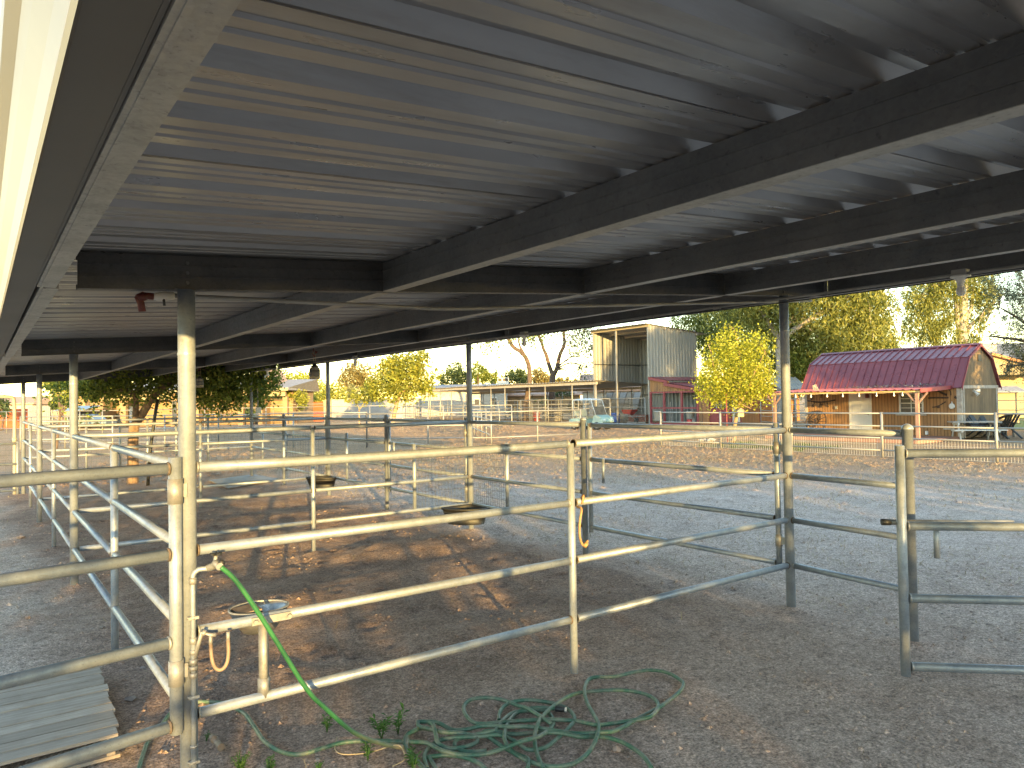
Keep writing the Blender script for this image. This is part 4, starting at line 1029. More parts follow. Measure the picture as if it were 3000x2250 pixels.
# dutch door, white panel, plank door on the front wall
def fw(px): return onY(px, 1240, yB).x
x0, x1 = fw(2084), fw(2140)
d = MB(); d.box((x0,yB-.05,.05),(x1,yB-.0,1.05)); d.build('lower_door', M['red_trim'], tk)
for i in range(5): MB().box((x0+(x1-x0)*i/4.-.02,yB-.04,1.05),(x0+(x1-x0)*i/4.+.02,yB-.002,1.5)).build('door_bar', M['white_paint'] if 0 < i < 4 else M['red_trim'], tk)
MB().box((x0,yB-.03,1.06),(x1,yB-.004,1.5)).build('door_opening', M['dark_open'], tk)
MB().box((x0-.15,yB-.06,0),(x0-.03,yB-.001,2.1)).build('door_frame', M['red_trim'], tk); MB().box((x1+.03,yB-.06,0),(x1+.15,yB-.001,2.1)).build('door_frame', M['red_trim'], tk)
x2, x3 = fw(2142)+.1, fw(2166); MB().box((x2,yB-.07,.1),(x3,yB-.02,2.05)).build('white_panel', M['white_paint'], tk)
for x in (fw(2166)+.1, fw(2226)): MB().box((x,yB-.04,0),(x+.12,yB-.001,2.1)).build('door_frame', M['red_trim'], tk)
MB().box((fw(2166)+.2,yB-.04,1.25),(fw(2226),yB-.001,1.37)).build('door_brace', M['red_trim'], tk)

# contents seen through the screens and the barn mesh
def bucket(px, py, X, r, h, lab, mat='white_paint', grp=None):
    p = onX(px, py, X); z = max(0, p.z); t = MB().lathe((p.x,p.y,z), [(r*.82,0),(r,h),(r*1.05,h),(r*1.05,h-.03),(r*.97,h-.03)], 16)
    return single('bucket', t, M[mat], lab, 'bucket', grp)
bucket(1926,1232,36.2,.24,.62,'tall white bucket at the left corner of the screened porch')
st = MB().lathe((37.2,31.4,0), [(.2,0),(.22,.35),(.2,.36)], 12); single('stool', st, M['red_plastic'], 'red tub inside the screened porch beneath a white bucket', 'tub')
st = MB().lathe((37.2,31.4,.37), [(.22,0),(.26,.5),(.27,.5),(.27,.46)], 14); single('bucket', st, M['white_paint'], 'white bucket sitting on the red tub inside the screened porch', 'bucket')
mb = MB(); mb.bar((37.1,32.9,0),(37.5,33.3,1.5),.05,.02); single('board', mb, M['weathered'], 'pale board leaning inside the screened porch', 'board')
mb = MB(); mb.bar((37.1,31.0,0),(37.6,31.6,1.3),.16,.02); single('shovel', mb, M['weathered'], 'wide pale plank leaning beside the white bucket in the porch', 'board')
b = onX(1803,1236,38.); mb = MB().lathe((b.x,b.y,0), [(.3,0),(.34,.12),(.34,.2),(.36,.22),(.36,.3),(.34,.45),(.34,.62),(.36,.64),(.34,.7),(.2,.74),(0,.74)], 16); single('barrel', mb, M['blue_plastic'], 'bright blue plastic barrel behind the hay barn mesh fence', 'barrel')
wb = onX(1842,1230,38.3); t = thing('wheelbarrow', 'red wheelbarrow standing behind the hay barn mesh fence', 'wheelbarrow', (wb.x, wb.y, 0))
mb = MB(); c = Vector((wb.x,wb.y,.62)); mb.add([c+Vector(q) for q in ((-.22,-.35,0),(.22,-.35,0),(.2,.3,.0),(-.2,.3,0),(-.36,-.6,.33),(.36,-.6,.33),(.34,.42,.33),(-.34,.42,.33))], [(3,2,1,0),(0,1,5,4),(1,2,6,5),(2,3,7,6),(3,0,4,7)]); mb.build('tray', M['red_plastic'], t)
mb = MB()
for s in (-.22,.22): mb.tube([c+Vector((s*.4,-.75,-.4)), c+Vector((s,-.3,-.02)), c+Vector((s*1.3,.95,.1))], .02, 6); mb.tube([c+Vector((s,.2,0)), c+Vector((s*1.1,.25,-.62))], .02, 6)
mb.build('frame', M['far_pipe'], t); mb = MB(); mb.tube([c+Vector((-.04,-.75,-.42)), c+Vector((.04,-.75,-.42))], .2, 14); mb.build('wheel', M['tyre'], t)
for i, (px, w_) in enumerate(((1862,.9),(1890,.75))):
    p = onX(px, 1236, 38.6); t = thing('brick_stack', ['loose stack of red bricks on pallets left of the hay barn post','lower stack of red bricks against the hay barn corner'][i], 'bricks', (p.x,p.y,0), 'brick stacks by the hay barn')
    for r_ in range(6):
        mb = MB()
        for q in range(5):
            for e in range(2): x = p.x-.3+e*.32+rnd.uniform(-.02,.02); y = p.y-w_/2+q*w_/5+rnd.uniform(-.015,.015); mb.box((x,y,.10+r_*.085),(x+.28,y+w_/5-.03,.10+r_*.085+.07))
        mb.build('brick_course', M['brick'], t)
    mb = MB()
    for q in range(4): mb.box((p.x-.4,p.y-w_/2+q*w_/4,.07),(p.x+.4,p.y-w_/2+q*w_/4+.1,.095))
    mb.box((p.x-.4,p.y-w_/2,.0),(p.x-.3,p.y+w_/2,.068)); mb.box((p.x+.3,p.y-w_/2,.0),(p.x+.4,p.y+w_/2,.068)); mb.build('pallet_base', M['weathered'], t)
q = onX(1572,1214,39.); mb = MB().lathe((q.x,q.y,0), [(.28,0),(.36,.7),(.38,.7),(.38,.66),(.34,.66)], 14); single('barrel', mb, M['red_plastic'], 'red plastic tub among the far barn stalls left of the golf cart', 'tub')
q = onX(1632,1216,39.); mb = MB().lathe((q.x,q.y,0), [(.3,0),(.34,.75),(.36,.75),(.36,.7)], 14); single('barrel', mb, M['wall_white'], 'whitish tub among the far barn stalls behind the golf cart', 'tub')
# slanted glazed lean-to frames behind the hay barn
t = thing('cold_frame', 'slanting greenish glazed frame seen under the hay barn siding', 'greenhouse', (45.5, 41, 0))
a, b = base(1758,62), base(1862,60); dv = (b-a); n_ = Vector((dv.y,-dv.x,0)).normalized()
for k in range(5):
    p0, p1 = a.lerp(b, k/5.), a.lerp(b, (k+.9)/5.)
    mb = MB(); mb.prism([p0+Vector((0,0,.4)), p1+Vector((0,0,.4)), p1-n_*1.2+Vector((0,0,2.3)), p0-n_*1.2+Vector((0,0,2.3))], n_*.03); mb.build('glazed_panel', M['stucco_grey'] if k % 2 else M['far_sheet'], t)
mb = MB(); mb.bar(a+Vector((0,0,.2)), b+Vector((0,0,.2)), .08, .4); mb.bar(a-n_*1.25+Vector((0,0,1.15)), b-n_*1.25+Vector((0,0,1.15)), .06, 2.3); mb.build('frame_base', M['weathered'], t)
# ------------------------------------------------------------------ gambrel shed with porch
SX, SY0, SY1, SW = 29.95, 12.3, 18.7, 3.35
sh = thing('gambrel_shed', 'amber wooden shed with maroon gambrel metal roof and white door', 'shed', (SX+SW/2, 15.5, 0))
EZ, KZ, PZ = 1.98, 3.12, 3.62
KX = .72
dY0, dY1, wY0, wY1 = 15.72, 16.62, 13.62, 14.56
mb = MB(); T = .08
for ya, yb, z0, z1 in ((SY0,wY0,.05,EZ),(wY1,dY0,.05,EZ),(dY1,SY1,.05,EZ),(wY0,wY1,.05,.98),(wY0,wY1,1.80,EZ),(dY0,dY1,1.9,EZ)): mb.box((SX,ya,z0),(SX+T,yb,z1))
mb.build('front_wall', M['shed_front'], sh)
g = [(SX,SY0,.05),(SX+SW,SY0,.05),(SX+SW,SY0,EZ),(SX+SW-KX+.05,SY0,KZ-.04),(SX+SW/2,SY0,PZ-.06),(SX+KX-.05,SY0,KZ-.04),(SX,SY0,EZ)]
MB().prism(g, (0,-.05,0)).build('gable_wall', M['shed_gable'], sh)
MB().prism([(p[0],SY1,p[2]) for p in g], (0,-.05,0)).build('gable_wall', M['shed_gable'], sh)
MB().box((SX+SW-T,SY0,.05),(SX+SW,SY1-.06,EZ)).build('back_wall', M['shed_gable'], sh)
MB().box((SX-.02,SY0-.075,1.93),(SX+SW+.0,SY0-.052,2.05)).build('gable_trim', M['weathered'], sh)
for x in (SX-.03,): MB().box((x,SY0-.07,.05),(x+.12,SY0+.10,EZ-.02)).build('corner_board', M['weathered'], sh)
MB().box((SX-.03,SY1-.12,.05),(SX-.002,SY1,EZ-.02)).build('corner_board', M['weathered'], sh)
for x in (SX+.16, SX+SW-.2): MB().box((x,SY0-.07,.05),(x+.09,SY0-.052,1.93)).build('door_trim', M['weathered'], sh)
MB().box((SX+SW/2-.14,SY0-.075,3.0),(SX+SW/2+.16,SY0-.055,3.26)).build('vent', M['black'], sh)
# roof of standing seam panels
def seam_roof(p0, p1, y0, y1, nm):
    mb = MB(); p0, p1 = Vector((p0[0],0,p0[1])), Vector((p1[0],0,p1[1])); n = Vector((-(p1.z-p0.z),0,p1.x-p0.x)).normalized()
    if n.z < 0: n = -n
    P = [p0, p1, p1+n*.025, p0+n*.025]; mb.prism([(p.x,y0,p.z) for p in P], (0,y1-y0,0))
    y = y0+.02
    while y < y1:
        q = [p0+n*.0255, p1+n*.0255, p1+n*.06, p0+n*.06]; mb.prism([(p.x,y,p.z) for p in q], (0,.03,0)); y += .30
    return mb.build(nm, M['red_sheet'], sh)
O = .12
seam_roof((SX-O,EZ-.03),(SX+KX-.06,KZ-.005), SY0-.13, SY1+.13, 'lower_roof'); seam_roof((SX+KX-.10,KZ+.0),(SX+SW/2,PZ), SY0-.13, SY1+.13, 'upper_roof')
seam_roof((SX+SW+O,EZ-.03),(SX+SW-KX+.06,KZ-.005), SY0-.13, SY1+.13, 'lower_roof'); seam_roof((SX+SW-KX+.10,KZ+.0),(SX+SW/2+.004,PZ+.002), SY0-.13, SY1+.13, 'upper_roof')
MB().prism([(SX+SW/2-.12,SY0-.14,PZ+.02),(SX+SW/2,SY0-.14,PZ+.09),(SX+SW/2+.12,SY0-.14,PZ+.02)], (0,SY1-SY0+.28,0)).build('ridge_cap', M['red_sheet'], sh)
for pts_ in ([(SX-O,EZ-.05),(SX+KX-.1,KZ+.01)],[(SX+KX-.11,KZ),(SX+SW/2,PZ+.01)],[(SX+SW/2,PZ+.01),(SX+SW-KX+.11,KZ)],[(SX+SW-KX+.1,KZ+.01),(SX+SW+O,EZ-.05)]):
    (xa,za),(xb,zb2) = pts_; MB().prism([(xa,SY0-.155,za-.06),(xb,SY0-.155,zb2-.06),(xb,SY0-.155,zb2+.03),(xa,SY0-.155,za+.03)], (0,.022,0)).build('rake_trim', M['red_trim'], sh)
# white six panel door
d = MB(); d.box((SX-.005,dY0+.03,.08),(SX+.045,dY1-.03,1.88)); door = d.build('door', M['white_paint'], sh)
for (za, zc2) in ((.2,.62),(.78,1.36),(1.5,1.78)):
    for (a, b) in ((.14,.40),(.50,.76)):
        mb = MB(); y0, y1 = dY0+a*.9/.9, dY0+b
        for A_, B_ in (((y0,za),(y1,za+.02)),((y0,zc2-.02),(y1,zc2)),((y0,za+.02),(y0+.02,zc2-.02)),((y1-.02,za+.02),(y1,zc2-.02))): mb.box((SX-.015,A_[0],A_[1]),(SX-.0055,B_[0],B_[1]))
        mb.build('door_panel', M['white_paint'], door)
mb = MB(); mb.lathe((SX-.05,dY0+.09,.93),[(0,-.03),(.025,-.02),(.03,0),(.025,.02),(0,.03)],10); mb.build('door_knob', M['steel'], door)
for y in (dY0-.04,dY1-.03): MB().box((SX-.02,y,.05),(SX-.001,y+.06,1.93)).build('door_casing', M['white_paint'], sh)
MB().box((SX-.22,dY0-.1,.02),(SX-.002,dY1+.1,.075)).build('door_step', M['weathered'], sh)
# window with muntins
win = MB().box((SX+.03,wY0,.98),(SX+.05,wY1,1.80)).build('window', M['glass'], sh)
for a, b in (((wY0,.98),(wY0+.06,1.80)),((wY1-.06,.98),(wY1,1.80)),((wY0,.98),(wY1,1.03)),((wY0,1.75),(wY1,1.80))): MB().box((SX-.02,a[0],a[1]),(SX+.028,b[0],b[1])).build('frame', M['white_paint'], win)
ym_ = (wY0+wY1)/2
MB().box((SX-.01,ym_-.012,1.03),(SX+.02,ym_+.012,1.75)).build('muntin', M['white_paint'], win)
for z in (1.2,1.39,1.57): MB().box((SX-.012,wY0+.06,z-(.018 if z == 1.39 else .01)),(SX+.022,wY1-.06,z+(.018 if z == 1.39 else .01))).build('muntin', M['white_paint'], win)
MB().box((SX-.1,wY0-.1,.90),(SX-.002,wY1+.1,.96)).build('sill', M['weathered'], win)
# porch roof, posts, deck
PX, PY0, PY1 = 27.5, 12.55, 18.75
por = MB(); n = int((PY1-PY0)/.1); vs = []
for x, z in ((SX+.0,2.02),(PX-.12,1.90)):
    for i in range(n+1): vs.append((x, PY0+(PY1-PY0)*i/n, z+(.035 if i % 3 == 0 else 0)))
n += 1
por.add(vs, [(i,n+i,n+i+1,i+1) for i in range(n-1)]); por.add([(v[0],v[1],v[2]-.012) for v in vs], [(i,i+1,n+i+1,n+i) for i in range(n-1)]); por.build('porch_roof', M['pink_sheet'], sh)
MB().box((PX-.06,PY0+.03,1.80),(PX+.0,PY1-.03,1.875)).build('porch_beam', M['birdhouse'], sh)
mb = MB(); mb.prism([(PX-.14,PY0-.03,1.80),(PX-.14,PY0-.03,1.94),(SX-.03,PY0-.03,2.06),(SX-.03,PY0-.03,1.92)], (0,.03,0)); mb.build('rake_board', M['red_trim'], sh)
for y in (12.72, 18.6):
    p_ = MB().box((PX-.055,y-.055,.12),(PX+.055,y+.055,1.80)).build('porch_post', M['porch_wood'], sh)
    for s in (-1, 1): MB().bar((PX,y+s*.04,1.42),(PX,y+s*.36,1.80),.06,.05).build('brace', M['porch_wood'], p_)
structure('porch_deck', MB().box((26.6,12.35,.0),(SX-.001,18.5,.115)), M['deck'])
# litter and a white flake on the porch roof
mb = MB()
for i in range(420):
    y = rnd.uniform(12.75,16.2); x = rnd.uniform(PX+.0,SX-.1) if rnd.random() < .5 else SX-.15-rnd.expovariate(3); z = 1.92+(x-PX)*.049+.035
    a = rnd.uniform(0,6.28); d = Vector((math.cos(a),math.sin(a),rnd.uniform(0,.5)))*rnd.uniform(.04,.14); u = Vector((-d.y,d.x,0)).normalized()*rnd.uniform(.006,.02); c = Vector((max(x,PX),y,z+rnd.uniform(0,.07))); mb.add([c-u,c+u,c+u+d,c-u+d],[(0,1,2,3)])
o = mb.build('leaf_litter', M['nest']); o['kind'] = 'stuff'
q = Vector((PX+.15, 16.75, 1.945)); mb = MB(); mb.prism([q+Vector((0,-.12,0)),q+Vector((0,.14,.02)),q+Vector((-.1,.1,.22)),q+Vector((-.06,-.02,.27))],(.02,0,0)); single('bark_curl', mb, M['weathered'], 'pale curl of bark lying on the porch roof edge', 'bark')
# string of bulbs along the porch edge
t = thing('string_lights', 'string of clear bulbs hanging along the porch roof edge', 'string lights', (PX-.08, 15.5, 1.8))
pts = [(PX-.085, 18.5-i*.15, 1.84-.03*abs(math.sin(i*.52))) for i in range(40)]; MB().tube(pts, .006, 5).build('cord', M['black'], t)
for px in (2331,2376,2423,2469,2517,2568,2619,2644):
    p = onX(px, 1155, PX-.085); z = 1.83
    b = MB().lathe((p.x,p.y,z), [(0,-.16),(.025,-.15),(.035,-.125),(.03,-.10),(.015,-.075),(.014,-.0),(0,0)][::1], 8); b.build('bulb', M['bulb'], t)
# wall decor
def decor(nm, lab, cat, mb, mat='iron', grp='old farm tools hung on the shed wall'):
    return single(nm, mb, M[mat], lab, cat, grp)
X_ = SX-.03
def sw(px, py): p = onX(px, py, X_); return Vector((X_, p.y, p.z))
mb = MB(); mb.tube(spline([sw(2366,1174),sw(2385,1177),sw(2405,1178),sw(2425,1176),sw(2446,1172)],4), .03, 8); mb.tube([sw(2405,1178),sw(2402,1188)],.02,6); decor('ox_yoke','long grey ox yoke hung left of the white door','yoke',mb)
for (a, lb) in ((( (2377,1155),(2381,1166),(2374,1172)),'rusty hook hung highest at the left of the shed wall'),(((2405,1152),(2405,1166)),'short iron bar hung above the ox yoke'),(((2387,1182),(2380,1187),(2386,1192)),'bent iron tool hung below the yoke, left one'),(((2402,1184),(2400,1192),(2408,1192),(2407,1184)),'iron ring hung below the middle of the yoke'),(((2423,1180),(2424,1188),(2428,1192)),'iron clevis hung below the yoke, right one')):
    mb = MB(); mb.tube(spline([sw(*q) for q in a],3), .018, 6); decor('farm_tool', lb, 'tool', mb)
for (a, r_, lb) in ((((2720,1166),(2745,1165),(2778,1165)), .035,'horizontal wooden singletree right of the porch post'),(((2744,1142),(2758,1150),(2773,1157)),.04,'slanted wooden tool handle above the singletree'),(((2712,1158),(2715,1148),(2720,1155)),.03,'rusty spur like iron just right of the porch post'),(((2777,1138),(2784,1146),(2786,1158)),.018,'curved sickle near the right end of the shed wall'),(((2732,1193),(2748,1190),(2770,1177)),.022,'old pipe wrench hung below the singletree'),(((2796,1164),(2802,1167),(2798,1160)),.018,'small rusty stirrup near the shed corner')):
    mb = MB(); mb.tube(spline([sw(*q) for q in a],3), r_, 6)
    if r_ == .022: mb.tube([sw(2748,1188),sw(2750,1195)],.05,8)
    decor('farm_tool', lb, 'tool', mb)
c = sw(2789,1190); mb = MB(); mb.tube([c+Vector((.02,0,0)),c+Vector((-.02,0,0)),c+Vector((-.03,0,0))],.11,18,radii=[.10,.11,.085]); mb.tube([c+Vector((0,.0,.1)),c+Vector((0,0,.18))],.018,6); decor('enamel_pan','white enamel pan hanging near the shed corner','pan',mb,'white_paint')
for px, py, lb, mat in ((2450,1194,'grey outlet box left of the white door','conduit'),(2715,1268,'white outlet box low on the wall right of the porch post','porcelain')):
    c = sw(px,py); mb = MB(); mb.obox(c,(.03,0,0),(0,.045,0),(0,0,.07)); single('outlet_box', mb, M[mat], lb, 'outlet')
c = sw(2541,1160); mb = MB(); mb.obox(c,(.06,0,0),(0,.06,0),(0,0,.09)); mb.prism([c+Vector((-.08,-.08,.09)),c+Vector((.03,-.08,.09)),c+Vector((.03,.08,.09)),c+Vector((-.08,.08,.09))],(0,0,.03)); single('wall_lantern', mb, M['red_pvc'], 'small reddish wall lantern right of the white door', 'lantern')
# flood lights on the gable
fl = thing('flood_light', 'white twin flood light on the weathered gable end', 'lamp', (31.3, SY0-.1, 1.55))
q = onY(2853,1145,SY0-.08); MB().obox(q,(.06,0,0),(0,.025,0),(0,0,.06)).build('mount', M['conduit'], fl)
for e in ((.16,-.12,.0),(.02,-.14,-.16)):
    v = Vector(e); MB().tube([q+v*.2,q+v*.6,q+v],.05,10,radii=[.03,.045,.085]).build('lamp_head', M['white_paint'], fl)
# wagon wheel
ww = thing('wagon_wheel', 'dark wooden wagon wheel leaning on the shed left of the door', 'wheel', (SX-.2, 17.6, .115))
c = Vector((SX-.22, onX(2392,1265,SX-.22).y, .115+.50)); ax = Vector((-.95,0,.3)).normalized(); u = Vector((0,1,0)); w_ = ax.cross(u)
def circ(r_, n=28): return [c+u*math.cos(2*math.pi*i/n)*r_+w_*math.sin(2*math.pi*i/n)*r_ for i in range(n+1)]
MB().tube(circ(.48),.03,8,cap=False).build('rim', M['iron'], ww); MB().tube([c-ax*.09,c+ax*.09],.075,12).build('hub', M['iron'], ww)
mb = MB()
for k in range(12):
    a = k*math.pi/6; d = u*math.cos(a)+w_*math.sin(a); MB().tube([c+d*.06,c+d*.47],.018,6).build('spoke', M['iron'], ww)
# picnic table and black chairs
pt = thing('picnic_table', 'grey topped picnic table with white legs outside the shed', 'table', (26.2, 10.4, 0)); pc = base(2852, 27.2); th = R(-52)
def PT(x, y, z): return Vector((pc.x+x*math.cos(th)-y*math.sin(th), pc.y+x*math.sin(th)+y*math.cos(th), z))
def pbox(mb, x0, x1, y0, y1, z0, z1): mb.prism([PT(x0,y0,z0),PT(x1,y0,z0),PT(x1,y1,z0),PT(x0,y1,z0)],(0,0,z1-z0)); return mb
for i in range(5): pbox(MB(),-.8,.8,-.36+i*.146,-.36+i*.146+.135,.66,.70).build('top_board', M['weathered'], pt)
for s in (-1,1):
    for k in range(2): pbox(MB(),-.85,.85,s*.62-.13+k*.13,s*.62-.01+k*.13,.38,.415).build('bench_board', M['white_paint'], pt)
for x in (-.6,.6):
    for s in (-1,1): MB().bar(PT(x,s*.16,.65),PT(x,s*.55,.0),.08,.035,up=(math.cos(th),math.sin(th),0)).build('leg', M['white_paint'], pt)
    pbox(MB(),x-.03,x+.03,-.72,.72,.32,.375).build('bench_support', M['white_paint'], pt); pbox(MB(),x-.03,x+.03,-.34,.34,.58,.655).build('top_support', M['white_paint'], pt)
def chair(px, depth, rz, lab):
    b = base(px, depth); t = thing('garden_chair', lab, 'chair', b, 'black slatted garden chairs by the shed'); rt = Matrix.Rotation(rz, 3, 'Z')
    def q(x, y, z): return b + rt @ Vector((x, y, z))
    for k in range(5):
        y = -.24+k*.12; MB().bar(q(-.05,y*.9,.36), q(-.42,y*1.05,.98-.35*abs(y)), .085, .018, up=rt@Vector((1,0,.5))).build('back_slat', M['black'], t)
    for k in range(5): MB().bar(q(-.05+k*.115,-.27,.36+.008*k), q(-.05+k*.115,.27,.36+.008*k), .10, .018).build('seat_slat', M['black'], t)
    for s in (-1, 1):
        MB().bar(q(.47,s*.33,0), q(.45,s*.33,.56), .07, .03).build('leg', M['black'], t); MB().bar(q(-.5,s*.28,0), q(.05,s*.28,.38), .07, .03).build('leg', M['black'], t)
        MB().bar(q(.52,s*.34,.575), q(-.3,s*.34,.575), .11, .022).build('armrest', M['black'], t)
chair(2868, 27.6, R(-100), 'black slatted garden chair closest to the shed gable'); chair(2893, 28.2, R(-105), 'middle black slatted garden chair behind the picnic table'); chair(2915, 29.0, R(-112), 'rounded black garden chair beside the fence post'); chair(2942, 28., R(60), 'black garden chair farthest right facing left')
mb = MB(); a = base(2926,30.); mb.prism([a+Vector((-.1,-.3,0)),a+Vector((-.1,.3,0)),a+Vector((-.1,.3,.6)),a+Vector((-.1,-.3,.6))],(.5,0,0)); kn = single('dog_house', mb, M['tack_wall'], 'small dog house behind the shed gable corner', 'dog house')
mb = MB(); mb.prism([(-.35,-.35,.85),(-.35,.35,.55),(.35,.35,.55),(.35,-.35,.85)],(0,0,.03)); 
ro = mb.build('roof', M['dark_open']); ro.parent = kn

# ------------------------------------------------------------------ golf cart
M['windshield'] = plain('dusty_brown_windshield', (.16,.125,.09), .25, 0., .25, 5.)
gcx = base(1730, 42.6); GC = thing('golf_cart', 'mint green golf cart with a white canopy parked on the sand', 'golf cart', gcx); ga = math.atan2(-.98,.19)
ca, sa = math.cos(ga), math.sin(ga)
def q3(x, y, z): return Vector((gcx.x+x*ca-y*sa, gcx.y+x*sa+y*ca, z))
def qprism(pts, y0, y1): return MB().prism([q3(x,y0,z) for x,z in pts], q3(0,y1,0)-q3(0,y0,0))
body = qprism([(-1.15,.32),(-.75,.28),(-.72,.24),(.45,.22),(.55,.32),(1.18,.34),(1.24,.5),(1.16,.72),(.72,.86),(.62,.80),(.48,.34),(-.12,.34),(-.18,.62),(-1.02,.64),(-1.18,.55)], -.56, .56).build('body', M['cart_paint'], GC)
for y in (-.36,.36): MB().tube([q3(1.17,y,.58),q3(1.245,y,.56)],.075,12).build('headlight', M['bulb'], body)
qprism([(1.2,.34),(1.3,.34),(1.3,.42),(1.2,.42)], -.5, .5).build('bumper', M['black'], GC)
for s in (-1,1):
    qprism([(-.66,.63),(-.14,.63),(-.14,.74),(-.66,.72)], .03*s if s > 0 else -.52, .52 if s > 0 else -.03).build('seat', M['cream_seat'], GC)
    qprism([(-.78,.80),(-.66,.78),(-.74,1.16),(-.86,1.16)], .04 if s > 0 else -.52, .52 if s > 0 else -.04).build('backrest', M['cream_seat'], GC)
mb = MB(); P = []
n = 10
roof = MB(); vs = []
for i in range(n+1):
    x = -.95+1.4*i/n
    for j in range(7):
        y = -.53+1.06*j/6; e = 1-abs(2*i/n-1)**4; f_ = 1-abs(2*j/6-1)**4; vs.append(q3(x,y,1.74+.07*min(e,1)*f_))
roof.add(vs, [(i*7+j,(i+1)*7+j,(i+1)*7+j+1,i*7+j+1) for i in range(n) for j in range(6)], True)
roof.prism([q3(-.95,-.53,1.70),q3(.45,-.53,1.70),q3(.45,.53,1.70),q3(-.95,.53,1.70)],(0,0,.04)); roof.build('canopy', M['white_paint'], GC)
for y in (-.53,.53):
    MB().tube([q3(-.88,y,.6),q3(-.88,y,1.71)],.022,8).build('rear_strut', M['white_paint'], GC); MB().tube([q3(.75,y,.82),q3(.42,y,1.71)],.022,8).build('front_strut', M['white_paint'], GC)
qprism([(.74,.86),(.765,.86),(.58,1.34),(.555,1.34)], -.50, .50).build('windshield', M['windshield'], GC)
mb = MB(); c = q3(.38,.26,1.0); mb.tube([c+q3(.17*math.cos(t)*.5,.17*math.sin(t),.17*math.cos(t)*.8)-q3(0,0,0) for t in [i*math.pi/8 for i in range(17)]],.014,6,cap=False); mb.tube([c,q3(.62,.26,.78)],.02,6); mb.build('steering_wheel', M['black'], GC)
for x in (-.78,.82):
    for y in (-.5,.5):
        w_ = MB().tube([q3(x,y-.1,.23),q3(x,y-.09,.23),q3(x,y+.09,.23),q3(x,y+.1,.23)],.23,18,radii=[.19,.23,.23,.19]).build('wheel', M['tyre'], GC); MB().tube([q3(x,y-.105,.23),q3(x,y+.105,.23)],.12,14).build('rim', M['steel'], w_)

# ------------------------------------------------------------------ foliage
def crown(blobs, n, L, W, seed, droop=0., clump=26, spread=.28, shell=.55):
    """leaf sized faces gathered in clumps through a set of ellipsoids (c, rx, ry, rz)"""
    rg = np.random.default_rng(seed)
    vol = np.array([b[1]*b[2]*b[3] for b in blobs])**.75; vol /= vol.sum()
    nc = max(1, n//clump); which = rg.choice(len(blobs), nc, p=vol)
    B = np.array([[*b[0], b[1], b[2], b[3]] for b in blobs])[which]
    d = rg.normal(size=(nc,3)); d /= np.linalg.norm(d, axis=1)[:,None]
    rad = (shell + (1-shell)*rg.random(nc))**.6*rg.uniform(.75,1.12,nc)
    cc = B[:,:3] + d*rad[:,None]*B[:,3:]
    sp = spread*B[:,3:].mean(axis=1)*rg.uniform(.5,1.4,nc)
    C = np.repeat(cc, clump, 0); S = np.repeat(sp, clump)
    off = rg.normal(size=C.shape)*.5*S[:,None]
    if droop: off[:,2] = off[:,2]*1.6 - abs(rg.normal(size=len(C)))*S*droop
    p = C + off; m = len(p)
    a = rg.normal(size=(m,3)); a[:,2] = a[:,2]*.6 - droop*1.3; a /= np.linalg.norm(a, axis=1)[:,None]
    b = rg.normal(size=(m,3)); b -= a*(a*b).sum(1)[:,None]; b /= np.linalg.norm(b, axis=1)[:,None]
    l = (L*rg.uniform(.6,1.4,m))[:,None]; w = (W*rg.uniform(.6,1.3,m))[:,None]
    nn = np.cross(a, b)
    V = np.stack([p-a*l*.5, p+b*w*.5+nn*w*.15, p+a*l*.5, p-b*w*.5+nn*w*.15], 1).reshape(-1,3)
    return V
def leafobj(V, mat, parent, name='crown'):
    o = parent.location; V = V - np.array(o)[None,:]
    me = bpy.data.meshes.new(name); n = len(V)//4
    me.vertices.add(len(V)); me.vertices.foreach_set('co', V.astype(np.float32).ravel())
    me.loops.add(len(V)); me.loops.foreach_set('vertex_index', np.arange(len(V), dtype=np.int32))
    me.polygons.add(n); me.polygons.foreach_set('loop_start', (np.arange(n)*4).astype(np.int32)); me.polygons.foreach_set('loop_total', np.full(n,4,np.int32))
    me.update(); me.validate(); me.materials.append(M[mat])
    ob = bpy.data.objects.new(name, me); COL.objects.link(ob); ob.parent = parent; return ob
def limb(mb, pts, r0, r1, n=8, per=4, wob=.06):
    P = spline(pts, per); m = len(P); P = [p+Vector((mnoise.noise(p*1.3),mnoise.noise(p*1.3+Vector((9,0,0))),0))*wob for p in P]
    mb.tube(P, r0, n, radii=[r0+(r1-r0)*i/(m-1) for i in range(m)]); return P
def tree(name, lab, loc, limbs, bark, blobs, n, L, W, leaf, seed, droop=0., grp=None, cat='tree', clump=26, spread=.28, shell=.55, twigs=0):
    t = thing(name, lab, cat, loc, grp)
    if limbs:
        mb = MB()
        for pts, r0, r1 in limbs: limb(mb, pts, r0, r1)
        rg = random.Random(seed)
        tips = [Vector(l[0][-1]) for l in limbs]
        for b in range(twigs):
            bl = rg.choice(blobs); s = min(tips, key=lambda q: (q-Vector(bl[0])).length+rg.random()*.5); e = Vector(bl[0])+Vector((rg.uniform(-1,1)*bl[1],rg.uniform(-1,1)*bl[2],rg.uniform(-.8,1)*bl[3]))*.85
            m_ = s.lerp(e,.5)+Vector((0,0,.15*(e-s).length)); rr = limbs[-1][2]*.7; limb(mb, [s, m_, e], rr, rr*.25, 5, 4, .1)
        mb.build('trunk', M[bark], t)
    leafobj(crown(blobs, n, L, W, seed, droop, clump, spread, shell), leaf, t); return t
def PB(px, py, depth, rx, rz, ry=None):
    """a crown blob: sighted centre, half width/height in sighting px"""
    k = depth/FPX; return (tuple(dep(px,py,depth)), rx*k, (ry or rx)*k, rz*k)
def LP(pairs, depth): return [dep(x, y, depth) for x, y in pairs]

